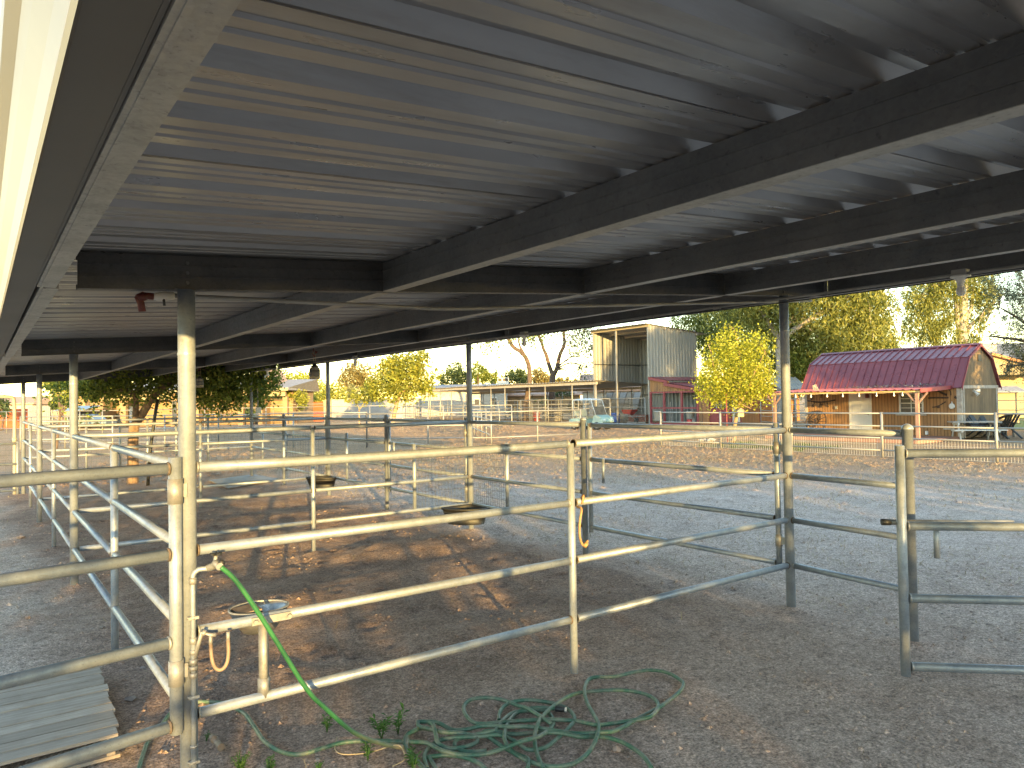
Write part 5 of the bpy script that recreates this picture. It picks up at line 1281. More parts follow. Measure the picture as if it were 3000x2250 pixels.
# big shade tree behind the pens
b = gr(383,1415); D0 = 16.9
tree('shade_tree','big leafy tree with a split leaning trunk just behind the pens', b,
  [([b+Vector((0,0,-.1))]+LP([(388,1330),(392,1265),(397,1240)],D0), .13, .11), (LP([(397,1245),(402,1205),(404,1180),(404,1150),(420,1115),(440,1060)],D0), .075, .05), (LP([(397,1245),(425,1205),(445,1170),(472,1138),(500,1095),(540,1040)],D0+.1), .10, .07),
   (LP([(404,1165),(380,1146),(350,1143),(328,1150),(290,1146)],D0-.2), .06, .02), (LP([(470,1140),(560,1090),(640,1085)],D0+.4), .10, .04), (LP([(420,1115),(330,1085),(250,1090)],D0+.6), .09, .03)], 'bark',
  [PB(250,1110,D0+.6,110,50),PB(330,1120,D0-.3,70,34),PB(200,1100,D0+1.2,70,42),PB(400,1080,D0,120,60),PB(480,1090,D0+.4,110,60),PB(590,1100,D0+.2,80,72),PB(640,1120,D0+.6,90,70),PB(690,1100,D0+1,80,62),PB(740,1095,D0+1.4,80,60),PB(660,1165,D0+.8,50,40),PB(780,1125,D0+1.6,50,40),PB(430,980,D0+1,230,90),PB(600,1000,D0+1,180,80),PB(580,1160,D0,40,28),PB(755,1150,D0+1.4,36,34),PB(300,1150,D0-.4,60,18)],
  30000, .095, .058, 'leaf_mid', 11, .45, clump=30, spread=.34, twigs=16)
mb = MB(); mb.tube(LP([(432,1440),(440,1320),(452,1230),(462,1170)],D0-.6), .035, 8); single('support_prop', mb, M['black'], 'dark prop pole leaning against the big shade tree', 'pole')
# young golden tree with stake, birdhouse
yb = gr(2148,1297); D1 = 28.6
tree('young_tree','young golden green tree in front of the hay barn', yb,
  [([yb]+LP([(2153,1270),(2157,1235),(2163,1200),(2166,1170),(2160,1120)],D1), .085, .06), (LP([(2163,1190),(2190,1140),(2215,1080),(2240,1030)],D1-.2), .05, .015), (LP([(2163,1185),(2120,1130),(2090,1070),(2075,1010)],D1), .05, .015), (LP([(2165,1150),(2170,1070),(2160,1000),(2150,960)],D1+.2), .04, .012), (LP([(2166,1180),(2190,1192),(2202,1197)],D1-.5), .015, .008)], 'stucco',
  [PB(2140,1120,D1,84,62),PB(2185,1105,D1,82,70),PB(2090,1125,D1-.2,50,50),PB(2075,1090,D1,30,50),PB(2150,1060,D1,76,66),PB(2215,1060,D1,60,60),PB(2110,1050,D1+.4,52,56),PB(2150,1005,D1,50,50),PB(2220,1010,D1+.2,42,36),PB(2245,1110,D1,32,46),PB(2090,1155,D1,44,30),PB(2150,1165,D1-.2,50,26),PB(2225,1145,D1-.2,44,26),PB(2255,1035,D1,18,30),PB(2090,1000,D1,24,22),PB(2120,965,D1,22,22),PB(2050,1120,D1,16,34)],
  13000, .10, .062, 'leaf_yellow', 5, .25, clump=22, spread=.36, twigs=26)
mb = MB(); q = base(2128,28.2); mb.tube([q, q+Vector((0,0,1.9))], .02, 6); single('tree_stake', mb, M['red_trim'], 'thin reddish stake left of the young golden tree trunk', 'stake')
t = thing('birdhouse','small yellow pine birdhouse hanging on the young golden tree','birdhouse', dep(2171,1212,28.2)); q = dep(2171,1210,28.2)
u = Vector((AR[0],AR[1],0)).normalized(); v = Vector((u.y,-u.x,0))
MB().prism([q-u*.11+Vector((0,0,-.14)),q+u*.11+Vector((0,0,-.14)),q+u*.11+Vector((0,0,.06)),q+Vector((0,0,.15)),q-u*.11+Vector((0,0,.06))],-v*.18).build('box', M['birdhouse'], t)
for s in (-1,1): MB().prism([q+Vector((0,0,.18))+v*.03,q+u*s*.16+Vector((0,0,.04))+v*.03,q+u*s*.16+Vector((0,0,.06))+v*.03,q+Vector((0,0,.20))+v*.03],-v*.25).build('roof', M['weathered'], t)
MB().tube([q+v*.003+Vector((0,0,.01)),q+v*.012+Vector((0,0,.01))],.025,10).build('entrance_hole', M['black'], t); MB().tube([q+Vector((0,0,.2)),dep(2169,1190,28.4)],.006,5).build('hanger', M['iron'], t)
mb = MB()
for k in range(5): stone(mb, (yb.x-1.0+rnd.uniform(-.3,.3), yb.y+.4+rnd.uniform(-.3,.3), .12), .16)
single('rock', mb, M['wall_white'], 'pale rock at the foot of the young golden tree', 'rock', None)
# eucalyptus trees
E1 = 47.
tree('eucalyptus','huge eucalyptus with a pale trunk towering behind the young golden tree', base(2288,E1),
  [([base(2288,E1)]+LP([(2290,1180),(2288,1100),(2286,1030),(2292,980),(2310,940)],E1), .34, .24), (LP([(2300,985),(2350,950),(2410,915),(2470,880),(2530,820)],E1-.5), .20, .10), (LP([(2288,1010),(2250,940),(2210,880),(2180,800)],E1), .2, .09), (LP([(2310,945),(2330,880),(2350,800)],E1+1), .2, .1)], 'pale_bark',
  [PB(2020,945,E1+12,60,60),PB(2080,930,E1+12,70,80),PB(2085,1010,E1+11,50,60),PB(2150,900,E1+9,90,80),PB(2180,980,E1+8,90,90),PB(2250,900,E1+1,90,80),PB(2340,1000,E1+2,80,80),PB(2400,960,E1,80,90),PB(2450,1010,E1,80,80),PB(2500,950,E1,80,100),PB(2540,1000,E1,70,90),PB(2400,1060,E1+1,70,60),PB(2480,870,E1,90,70),PB(2560,900,E1,60,80),PB(2590,1020,E1,40,50),PB(2300,850,E1,130,70),PB(2150,820,E1+1,140,60),PB(2450,790,E1,150,60),PB(2620,1060,E1+3,40,26),PB(2330,1060,E1+3,60,70),PB(2250,1040,E1+5,60,70),PB(2200,1050,E1+6,60,60),PB(2560,1060,E1+2,60,40),PB(2520,1050,E1+4,70,50),PB(2600,980,E1+2,40,60)],
  85000, .29, .08, 'leaf_euc', 21, 1.0, clump=40, spread=.36, twigs=24)
E2 = 58.
tree('eucalyptus','tall airy eucalyptus with pinkish trunk rising above the shed ridge', base(2816,E2),
  [([base(2816,E2)]+LP([(2816,1100),(2818,1000),(2820,930),(2824,860),(2822,790)],E2), .48, .28), (LP([(2816,990),(2803,920),(2800,860),(2790,800)],E2), .24, .1), (LP([(2820,1000),(2838,960),(2870,930),(2910,890)],E2), .22, .08), (LP([(2820,960),(2845,900),(2850,840)],E2), .2, .08)], 'pale_bark',
  [PB(2680,880,E2,45,45),PB(2720,850,E2,50,45),PB(2690,930,E2,40,50),PB(2740,920,E2,46,50),PB(2770,970,E2,44,50),PB(2720,985,E2,40,40),PB(2770,830,E2,50,40),PB(2790,900,E2,30,50),PB(2860,840,E2,50,50),PB(2890,870,E2,40,40),PB(2850,950,E2,40,40),PB(2830,1000,E2,40,30),PB(2660,960,E2,20,40),PB(2800,780,E2,120,40)],
  20000, .30, .085, 'leaf_euc', 22, 1.1, clump=24, spread=.36, twigs=30)
E3 = 33.
tree('feathery_tree','dark feathery green tree at the upper right corner', base(3090,E3),
  [([base(3090,E3)]+LP([(3085,1100),(3075,1020),(3050,950),(3020,880)],E3), .28, .14), (LP([(3080,1040),(3000,1000),(2940,990),(2900,985)],E3), .1, .02), (LP([(3060,980),(2980,930),(2930,900)],E3), .1, .02), (LP([(3085,1090),(3000,1070),(2950,1075)],E3), .08, .02)], 'dark_bark',
  [PB(2990,880,E3,55,22),PB(2940,920,E3,50,16),PB(2980,960,E3,50,20),PB(2930,985,E3,46,13),PB(2990,1010,E3,50,24),PB(2955,1035,E3,46,14),PB(2990,1065,E3,50,20),PB(2975,1095,E3,40,20),PB(3060,950,E3,90,120),PB(2985,850,E3,60,26),PB(2925,870,E3,50,20),PB(2950,820,E3,60,30),PB(3050,1060,E3,60,60)],
  15000, .17, .03, 'leaf_grey', 23, .15, clump=40, spread=.4, twigs=30)
# mesquites with bare dark trunks
M1, M2 = 62., 70.
tree('mesquite_tree','leaning dark trunked mesquite behind the low tin roofed barn', base(1540,M1),
  [([base(1540,M1)]+LP([(1539,1190),(1548,1143),(1552,1110),(1546,1060),(1526,1032),(1506,1018),(1480,980),(1450,930)],M1), .26, .12), (LP([(1548,1068),(1536,1040),(1522,1010),(1520,960)],M1), .13, .06)], 'dark_bark',
  [PB(1420,985,M1,50,24),PB(1470,975,M1,50,22),PB(1390,1005,M1,34,22),PB(1440,1020,M1,34,24),PB(1480,1040,M1,22,20),PB(1520,960,M1,60,22),PB(1400,930,M1,90,40),PB(1500,900,M1,120,50),PB(1365,1030,M1,16,10),PB(1560,975,M1,40,16)],
  3600, .26, .12, 'leaf_mid', 31, .5, grp='dark trunked mesquites behind the low barn', clump=14, spread=.5, twigs=26)
tree('mesquite_tree','forked dark trunked mesquite behind the low tin roofed barn', base(1617,M2),
  [([base(1617,M2)]+LP([(1617,1160),(1618,1118),(1621,1090)],M2), .32, .29), (LP([(1619,1100),(1609,1070),(1600,1040),(1592,1020),(1580,985),(1570,930)],M2), .22, .1), (LP([(1622,1100),(1634,1070),(1641,1035),(1654,1008),(1652,975),(1660,930)],M2), .22, .12)], 'dark_bark',
  [PB(1590,965,M2,40,22),PB(1700,1000,M2-3,40,40),PB(1715,1050,M2-3,30,50),PB(1690,950,M2-3,60,40),PB(1705,1095,M2-3,18,24),PB(1730,980,M2-3,40,50),PB(1620,930,M2,120,36),PB(1560,990,M2,30,14)],
  4200, .28, .11, 'leaf_grey', 32, .5, grp='dark trunked mesquites behind the low barn', clump=14, spread=.5, twigs=24)
# acacia and the background greens
A1 = 55.
tree('acacia_tree','round golden acacia left of the low tin roofed barn', base(1150,A1),
  [([base(1150,A1)]+LP([(1157,1205),(1164,1180),(1175,1150),(1185,1120)],A1), .17, .10), (LP([(1172,1155),(1215,1120),(1240,1090)],A1), .08, .03), (LP([(1172,1155),(1140,1120),(1120,1090)],A1), .08, .03)], 'twig',
  [PB(1180,1110,A1,70,50),PB(1130,1110,A1,50,44),PB(1230,1110,A1,52,44),PB(1190,1070,A1,64,40),PB(1220,1050,A1,36,26),PB(1150,1075,A1,44,36),PB(1120,1140,A1,40,28),PB(1255,1135,A1,26,24),PB(1175,1150,A1,50,20),PB(1240,1040,A1,18,10),PB(1285,1095,A1+1,10,26),PB(1080,1135,A1,20,28)],
  9000, .24, .13, 'leaf_acacia', 41, .25, clump=20, spread=.34, twigs=16)
sx1 = base(1055,57)
tree('small_tree','spindly low tree with thin pale stems beside the golden acacia', base(1052,57), [([base(1052,57)]+LP([(1053,1205),(1050,1190),(1042,1180)],57), .06,.03), (LP([(1053,1200),(1068,1182),(1085,1172)],57), .05,.02)], 'twig',
  [PB(1060,1160,57,36,20),PB(1085,1150,57,30,24),PB(1035,1168,57,22,12)], 1400, .22, .1, 'leaf_acacia', 42, .2, twigs=4)
bg = [('background_tree','sunlit yellow green tree hanging low left of the big shade tree',30,[(165,1120,44,26),(215,1135,44,24),(260,1120,50,30),(150,1110,26,20),(300,1130,40,26),(340,1115,50,26),(230,1105,60,24)],'leaf_yellow',7000,.3),
 ('olive_tree','tall brownish willowy tree behind the fan of palm fronds',110,[(1030,1095,40,32),(1050,1080,34,26),(1070,1100,30,34),(1000,1105,10,22),(1040,1120,46,22)],'leaf_brown',3600,.8),
 ('background_tree','bright yellow green tree right behind the hanging jar',92,[(885,1105,34,18),(905,1120,30,22),(870,1120,24,20),(935,1140,30,24)],'leaf_yellow',2600,.3),
 ('background_tree','mid green tree rising left of the white flag pole',88,[(845,1130,30,30),(830,1105,26,20),(868,1155,30,26),(820,1150,24,22)],'leaf_acacia',2600,.3),
 ('background_tree','golden brown bushy tree left of the palm',84,[(950,1160,36,24),(985,1150,26,30),(925,1170,26,18),(1000,1165,16,20)],'leaf_acacia',2600,.3),
 ('background_tree','dark rounded tree above the grey far roof',125,[(1330,1085,26,26),(1345,1105,36,22),(1310,1105,28,22),(1365,1110,24,18),(1300,1115,16,12)],'leaf_dark',3000,.3),
 ('background_tree','ragged dark and gold tree right of the right hand shelter post',118,[(1400,1085,16,26),(1415,1100,22,24),(1440,1105,22,18),(1385,1110,16,16),(1455,1115,12,10)],'leaf_mid',2400,.4),
 ('background_tree','dark green tree behind the leaning mesquite trunk',115,[(1515,1100,28,20),(1500,1110,26,18),(1535,1108,20,20),(1480,1112,14,14)],'leaf_dark',2400,.3),
 ('background_tree','pale golden tree between the two mesquite trunks',122,[(1582,1100,20,20),(1600,1110,18,14),(1572,1115,16,12),(1566,1092,8,12)],'leaf_brown',1600,.4),
 ('background_tree','distant low tree right of the forked mesquite',140,[(1655,1115,14,8),(1640,1118,14,8),(1680,1118,10,7)],'leaf_brown',900,.3),
 ('background_tree','dark tree at the extreme left edge',60,[(5,1190,26,24),(-15,1185,30,30),(15,1205,18,16)],'leaf_dark',1600,.3),
 ('background_tree','dark dense tree right of the pale stucco tower',50,[(180,1175,22,18),(165,1185,18,14),(195,1170,18,20),(172,1165,12,14)],'leaf_dark',1800,.2),
 ('background_tree','faint low trees beyond the corrugated fence panel',130,[(85,1185,18,8),(105,1180,12,10),(70,1190,12,8),(138,1180,12,10)],'leaf_acacia',1200,.2),
 ('background_tree','bright green tree left of the red shed roof',49,[(2325,1070,36,36),(2315,1035,26,26),(2345,1050,26,40),(2330,1010,30,30)],'leaf_mid',3200,.5),
 ('background_tree','dark green tree behind the low barn and the hay barn',90,[(1590,1180,26,14),(1690,1190,26,16),(1650,1150,30,10),(1745,1160,30,16)],'leaf_dark',1600,.2),
 ('background_tree','dull green trees far behind the long tan house',120,[(250,1110,90,30),(420,1100,120,34),(600,1110,120,34),(740,1120,80,34)],'leaf_acacia',4200,.2),
 ('shrub','yellowish mesquite bush in front of the rust red fence',66,[(868,1170,28,24),(845,1175,22,20),(885,1165,20,20),(858,1150,22,16)],'leaf_acacia',2600,.2),
 ('shrub','dark shrub standing at the dark doorway of the tan house',60,[(738,1215,10,16),(728,1205,8,14)],'leaf_dark',700,.1)]
for i, (nm, lb, dd, bl, lf, n, dr) in enumerate(bg):
    c = base(bl[0][0], dd); k = dd/FPX
    blobs = [PB(x, y, dd+rnd.uniform(-2,2), rx, rz) for x, y, rx, rz in bl]
    zl = dep(bl[0][0], bl[0][1]+10, dd)
    tree(nm, lb, c, [([c, c+Vector((.1,0,max(.5,zl.z*.5))), zl], dd*.0019, dd*.0009), ([c+Vector((.1,0,max(.5,zl.z*.5))), dep(bl[-1][0], bl[-1][1], dd)], dd*.0011, dd*.0005)], 'dark_bark', blobs, n, k*7.5, k*3.6, lf, 60+i, dr, 'trees of the background' if nm == 'background_tree' else None, 'tree' if nm != 'shrub' else 'shrub', clump=16, spread=.4)
# palm
pmb = base(1030,95); pm = thing('palm_tree','bushy palm with arching fronds above the white block wall','palm', pmb); hub_ = dep(1030,1160,95); k = 95/FPX
mb = MB(); mb.tube([pmb, hub_], .35, 10, radii=[.4,.33]); mb.build('trunk', M['twig'], pm)
V = []
rp = random.Random(4)
for i in range(46):
    az = rp.uniform(0,6.28); el = rp.uniform(-.35,1.45); Lf = rp.uniform(34,48)*k; d = Vector((math.cos(az)*math.cos(el),math.sin(az)*math.cos(el),math.sin(el)))
    prev = hub_; m = 9
    for s in range(1, m+1):
        f_ = s/m; q = hub_ + d*Lf*f_ + Vector((0,0,-1))*Lf*.55*f_*f_*(math.cos(el)*.8+.2); t_ = (q-prev).normalized(); sd = t_.cross(Vector((0,0,1))); sd = sd.normalized() if sd.length > .01 else Vector((1,0,0))
        for sgn in (-1,1):
            e_ = (sd*sgn*.8+t_*.7+Vector((0,0,-.25))).normalized()*.75*(1.1-f_*.6); w_ = t_*.08
            V += [tuple(prev),tuple(prev+w_),tuple(prev+e_+w_*.4),tuple(prev+e_)]
        prev = q
leafobj(np.array(V), 'leaf_palm', pm)

# ------------------------------------------------------------------ houses and walls of the neighbourhood
def frame(px, depth):
    b = base(px, depth); fw_ = Vector((AF[0],AF[1],0)).normalized(); return b, Vector((fw_.y,-fw_.x,0)), fw_
def hb_(mb, o, u, v, x0, x1, y0, y1, z0, z1): mb.prism([o+u*x0+v*y0+Vector((0,0,z0)),o+u*x1+v*y0+Vector((0,0,z0)),o+u*x1+v*y1+Vector((0,0,z0)),o+u*x0+v*y1+Vector((0,0,z0))],(0,0,z1-z0)); return mb
o, u, v = frame(530, 64.); kk = 64/FPX
def hx(px): return (px-530)*kk
tz_ = 3.0
H = thing('ranch_house','long tan stucco house with recessed porches at the left','house', o)
mb = MB()
hb_(mb,o,u,v,hx(225),hx(302),0,9,0,tz_); hb_(mb,o,u,v,hx(500),hx(582),0,9,0,tz_); hb_(mb,o,u,v,hx(302),hx(500),2.2,9,0,tz_); hb_(mb,o,u,v,hx(582),hx(836),2.2,9,0,tz_); hb_(mb,o,u,v,hx(755),hx(768),0,2.2,0,tz_)
mb.build('wall', M['stucco'], H)
mb = MB(); hb_(mb,o,u,v,hx(302),hx(500),-.05,.3,2.35,tz_-.02); hb_(mb,o,u,v,hx(582),hx(755),-.05,.3,2.45,tz_-.02); hb_(mb,o,u,v,hx(768),hx(836),-.05,.3,2.5,tz_-.02); mb.build('porch_beam', M['stucco_pale'], H)
for px, w_ in ((350,.55),(697,.45),(828,.4)): hb_(MB(),o,u,v,hx(px),hx(px)+w_,-.02,.4,0,2.45).build('pillar', M['stucco'], H)
for px0, px1, z0, z1, mt_, nm in ((318,338,0,2.0,'stucco_pale','door'),(342,354,.3,1.8,'white_paint','window'),(366,384,.4,2.0,'dark_open','window'),(505,518,.1,2.2,'glass','window'),(588,596,0,2.2,'dark_open','door'),(612,622,.4,2.1,'dark_open','window'),(712,752,0,2.4,'dark_open','shaded_opening'),(640,694,2.0,2.4,'dark_open','window'),(772,806,2.1,2.45,'dark_open','window')):  # top dark strips and the wide dark panel paint shade in the openings
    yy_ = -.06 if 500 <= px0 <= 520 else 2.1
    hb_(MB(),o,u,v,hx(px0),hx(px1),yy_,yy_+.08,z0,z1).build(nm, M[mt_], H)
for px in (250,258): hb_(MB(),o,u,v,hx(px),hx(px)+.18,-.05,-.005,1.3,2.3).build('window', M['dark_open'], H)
mb = MB(); e0, e1 = hx(218), hx(852); mb.prism([o+u*e0-v*.7+Vector((0,0,tz_)),o-v*.7+u*e0+Vector((0,0,tz_+.22)),o+v*5+u*(e0+1)+Vector((0,0,tz_+1.1)),o+v*9.6+u*e0+Vector((0,0,tz_))], u*(e1-e0)); mb.build('roof', M['shingle'], H)
mb = MB(); hb_(mb,o,u,v,e0,e1,-.78,-.71,tz_-.05,tz_+.2); mb.build('fascia', M['stucco_pale'], H)
mb = MB(); gx0, gx1 = hx(735), hx(812); mb.prism([o+u*gx0-v*.3+Vector((0,0,tz_+.3)),o+u*gx1-v*.3+Vector((0,0,tz_+.3)),o+u*((gx0+gx1)/2)-v*.3+Vector((0,0,tz_+2.0))], v*5); mb.build('gable', M['pink_tile'], H)
o2, u2, v2 = frame(190, 70); hb_(MB(),o2,u2,v2,-1.4,1.4,0,4,0,4.3).build('tower', M['stucco_pale']).name
tw_ = bpy.data.objects['tower']; tag(tw_, 'pale flat topped stucco building beside the dark dense tree', 'building')
def ranch(px, depth, x0, x1, zw, zr, wall, roofm, lab, wins=()):
    o, u, v = frame(px, depth); k = depth/FPX; t = thing('ranch_house', lab, 'house', o); a, b = (x0-px)*k, (x1-px)*k
    hb_(MB(),o,u,v,a,b,0,8,0,zw).build('wall', M[wall], t)
    mb = MB(); mb.prism([o+u*(a-.6)-v*.7+Vector((0,0,zw-.02)),o+u*(a-.6)-v*.7+Vector((0,0,zw+.18)),o+u*(a-.6)+v*4+Vector((0,0,zr)),o+u*(a-.6)+v*8.7+Vector((0,0,zw))], u*(b-a+1.2)); mb.build('roof', M[roofm], t)
    for w0, w1, z0, z1 in wins:
        wn = hb_(MB(),o,u,v,(w0-px)*k,(w1-px)*k,-.05,.05,z0,z1).build('window', M['glass'], t)
        mb = MB(); a2, b2 = (w0-px)*k, (w1-px)*k
        for q in ((a2-.08,a2,z0,z1),(b2,b2+.08,z0,z1),(a2-.08,b2+.08,z1,z1+.1),(a2-.08,b2+.08,z0-.1,z0)): hb_(mb,o,u,v,q[0],q[1],-.08,.0,q[2],q[3])
        mb.build('frame', M['white_paint'], wn)
    return t
ranch(1370,88,1235,1485,3.05,3.9,'stucco_grey','shingle','grey beige house behind the low tin roofed barn',((1390,1404,1.2,2.0),(1440,1455,1.2,2.1)))
ranch(1590,95,1486,1700,2.35,3.6,'stucco','pink_tile','low house with pinkish shingle roof behind the mesquite trunks')
ranch(1790,78,1728,1905,2.6,4.6,'stucco_grey','pink_tile','house with pinkish roof seen beneath the hay barn siding')
ranch(55,105,-40,95,2.4,3.6,'stucco_grey','pink_tile','distant low house at the left edge')
tr = ranch(3010,50,2916,3120,3.6,5.4,'stucco_pale','slate_tile','golden stucco house with slate tile roof behind the shed')
o, u, v = frame(2990,47); mb = MB(); mb.prism([o+u*(-1.9)+Vector((0,0,2.9)),o+u*2.5+Vector((0,0,2.9)),o+u*(-1.9)+Vector((0,0,4.15))], v*3); mb.build('gable', M['stucco_pale'], tr).location = Vector((0,0,0))
mb = MB(); mb.bar(o+u*(-1.95)-v*.1+Vector((0,0,4.25)), o+u*2.6-v*.1+Vector((0,0,2.95)), .5, .16); mb.build('tile_edge', M['orange_tile'], tr)
o, u, v = frame(2905,52); mb = MB(); hb_(mb,o,u,v,-.5,.5,0,1,0,5.2); single('chimney', mb, M['wall_white'], 'white chimney like block just behind the shed gable', 'chimney')
o, u, v = frame(2950,41); sd = thing('shade_shed','low grey roofed shelter on the lawn right of the shed','shelter', o)
MB().prism([o+u*(-1.4)+Vector((0,0,1.75)),o+u*1.2+Vector((0,0,1.75)),o+u*1.0+v*.6+Vector((0,0,2.05)),o+u*(-1.2)+v*.6+Vector((0,0,2.05))], (0,0,.06)).build('roof', M['slate_tile'], sd)
for x in (-1.2,1.0): MB().tube([o+u*x,o+u*x+Vector((0,0,1.75))],.05,6).build('post', M['far_pipe'], sd)
mb = MB(); hb_(mb,o,u,v,-1.2,1.0,.5,.56,0,1.75); mb.build('back_wall', M['stucco_pale'], sd)
def wall_run(px0, px1, depth, z, th, mat, nm, lab, cat, caps=True):
    a, b = base(px0,depth), base(px1,depth); mb = MB(); mb.bar(a+Vector((0,0,z/2)), b+Vector((0,0,z/2)), th, z)
    if caps: mb.bar(a+Vector((0,0,z+.035)), b+Vector((0,0,z+.035)), th+.08, .07)
    return single(nm, mb, M[mat], lab, cat)
wall_run(972,1215,82,2.15,.2,'wall_white','block_wall','whitewashed block wall in tree dappled light behind the arena','wall')
wall_run(948,970,78,2.05,.3,'stucco_pale','block_wall','pale yellow end section of the whitewashed block wall','wall')
wall_run(1217,1330,90,2.2,.2,'stucco_grey','block_wall','bluish shaded block wall behind the golden acacia','wall')
wall_run(846,947,74,1.95,.12,'red_fence','board_fence','rust red board fence right of the long tan house','fence',False)
a, b = base(84,58), base(150,56); mb = MB(); n = 44; dv = b-a; vs = []; nn_ = Vector((dv.y,-dv.x,0)).normalized()
for i in range(n+1): p = a.lerp(b,i/n)+nn_*(.07 if i % 4 < 2 else 0); vs += [p, p+Vector((0,0,1.95))]
mb.add(vs, [(2*i,2*i+2,2*i+3,2*i+1) for i in range(n)]); mb.add([p-nn_*.03 for p in vs], [(2*i,2*i+1,2*i+3,2*i+2) for i in range(n)]); single('corrugated_fence', mb, M['barn_sheet'], 'tall corrugated steel fence panel at the left', 'fence')
wall_run(-40,84,66,1.75,.1,'red_fence','board_fence','reddish rail topped fence at the left edge','fence',False)
o, u, v = frame(185,55); k = 55/FPX; cp = thing('carport','small tin roofed carport left of the long tan house','carport', o)
MB().prism([o+u*(-35*k)+Vector((0,0,1.5)),o+u*(48*k)+Vector((0,0,1.5)),o+u*(48*k)+v*3+Vector((0,0,1.85)),o+u*(-35*k)+v*3+Vector((0,0,1.85))], (0,0,.06)).build('roof', M['far_sheet'], cp)
for x in (-34,-20,46): MB().tube([o+u*(x*k)+v*.1,o+u*(x*k)+v*.1+Vector((0,0,1.5))],.05,6).build('post', M['far_pipe'], cp)
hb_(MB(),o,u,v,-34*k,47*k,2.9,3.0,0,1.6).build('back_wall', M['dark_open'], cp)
q = o+u*(18*k)+v*1.5; pc_ = thing('parked_car','blue grey car parked in the shade of the small carport','car', q)
MB().prism([q-u*1.9+Vector((0,0,.3)),q+u*1.9+Vector((0,0,.3)),q+u*1.95+Vector((0,0,.7)),q+u*1.1+Vector((0,0,.8)),q+u*.6+Vector((0,0,1.25)),q-u*.9+Vector((0,0,1.25)),q-u*1.5+Vector((0,0,.85)),q-u*1.95+Vector((0,0,.8))], v*1.6).build('body', plain('blue_grey_car_paint',(.12,.17,.22),.3), pc_)
MB().prism([q-u*1.3+Vector((0,0,.87))-v*.01,q+u*.9+Vector((0,0,.87))-v*.01,q+u*.55+Vector((0,0,1.2))-v*.01,q-u*.85+Vector((0,0,1.2))-v*.01], v*.008).build('window', M['glass'], pc_)
for x in (-1.2,1.2): MB().tube([q+u*x+Vector((0,0,.32))-v*.03,q+u*x+Vector((0,0,.32))+v*.18],.32,14).build('wheel', M['tyre'], pc_)
# rooftop cooler behind the low barn
q = dep(1474,1117,84); cl_ = thing('evaporative_cooler','white evaporative cooler standing on the grey house roof','cooler', q-Vector((0,0,.45)))
o, u, v = q, u, v; hb_(MB(),Vector((q.x,q.y,0)),u,v,-.65,.65,0,1.2,q.z-.5,q.z+.42).build('cabinet', M['white_paint'], cl_)
for a_, b_ in ((-.57,-.17),(-.03,.57)): hb_(MB(),Vector((q.x,q.y,0)),u,v,a_,b_,-.02,-.001,q.z+.02,q.z+.34).build('louvre', M['dark_open'], cl_)
hb_(MB(),Vector((q.x,q.y,0)),u,v,-.5,.5,.1,1.0,2.4,q.z-.501).build('stand', M['far_pipe'], cl_)
# flag
fp = base(915,86); fl_ = thing('flag','drooping striped flag on a white pole before the golden bushes','flag', fp); k = 86/FPX
MB().tube([fp, dep(914,1136,86)], .05, 8).build('flag_pole', M['white_paint'], fl_)
w0, w1 = dep(913.5,1140,86), dep(913.5,1162,86)
for i in range(7):
    z0, z1 = i/7, (i+1)/7; A_, B_ = w0.lerp(w1,z0), w0.lerp(w1,z1); L_ = Vector((AR[0],AR[1],0))*(-13*k); dr_ = Vector((0,0,-.34))
    cant = .42 if i < 4 else 0.
    if cant: MB().prism([A_,B_,B_+(L_+dr_)*cant,A_+(L_+dr_)*cant],Vector((.0,.04,0))).build('canton', M['slate_tile'], fl_)
    MB().prism([A_+(L_+dr_)*cant,B_+(L_+dr_)*cant,B_+L_+dr_,A_+L_+dr_],Vector((.0,.04,0))).build('stripe', M['pink_tile'] if i % 2 == 0 else M['white_paint'], fl_)
# corrugated low roof between tack room and shed
o, u, v = frame(2340,44); k = 44/FPX; cs = thing('hay_shelter','low shelter with pale corrugated roof just left of the red roofed shed','shelter', o)
mb = MB(); n = 24; vs = []
for i in range(n+1):
    x = (-55+85*i/n)*k; z = .05 if i % 3 == 0 else 0; vs += [o+u*x+Vector((0,0,2.15+z)), o+u*(x+.35)+v*3+Vector((0,0,2.95+z))]
mb.add(vs, [(2*i,2*i+2,2*i+3,2*i+1) for i in range(n)]); mb.add([p-Vector((0,0,.03)) for p in vs], [(2*i,2*i+1,2*i+3,2*i+2) for i in range(n)]); mb.build('roof', M['wall_white'], cs)
hb_(MB(),o,u,v,-50*k,30*k,-.02,.1,1.9,2.12).build('fascia', M['slate_tile'], cs)
for x in (-50,-10,28): MB().tube([o+u*(x*k),o+u*(x*k)+Vector((0,0,2.1))],.06,6).build('post', M['far_pipe'], cs)
# lawn
lw = [gr(2912,1258),gr(2916,1212),gr(3120,1206),gr(3120,1262)]
structure('lawn', MB().prism([(p.x,p.y,.004) for p in lw], (0,0,.012)), plain('lawn_green',(.07,.13,.035),.9,0,.3,2.))
mb = MB(); pts = []
for i in range(2600):
    a_ = rnd.random(); p = Vector((YX+.4+rnd.random()**1.3*3.4, 13.+rnd.uniform(0,4.4), 0)); 
    if mnoise.noise(p*.9) < -.05: continue
    h_ = rnd.uniform(.05,.13); w_ = .008; an = rnd.uniform(0,6.28); d = Vector((math.cos(an)*w_,math.sin(an)*w_,0)); e_ = Vector((rnd.uniform(-.05,.05),rnd.uniform(-.05,.05),h_)); mb.add([p-d,p+d,p+e_],[(0,1,2)])
o_ = mb.build('grass_tufts', M['grass']); o_['kind'] = 'stuff'

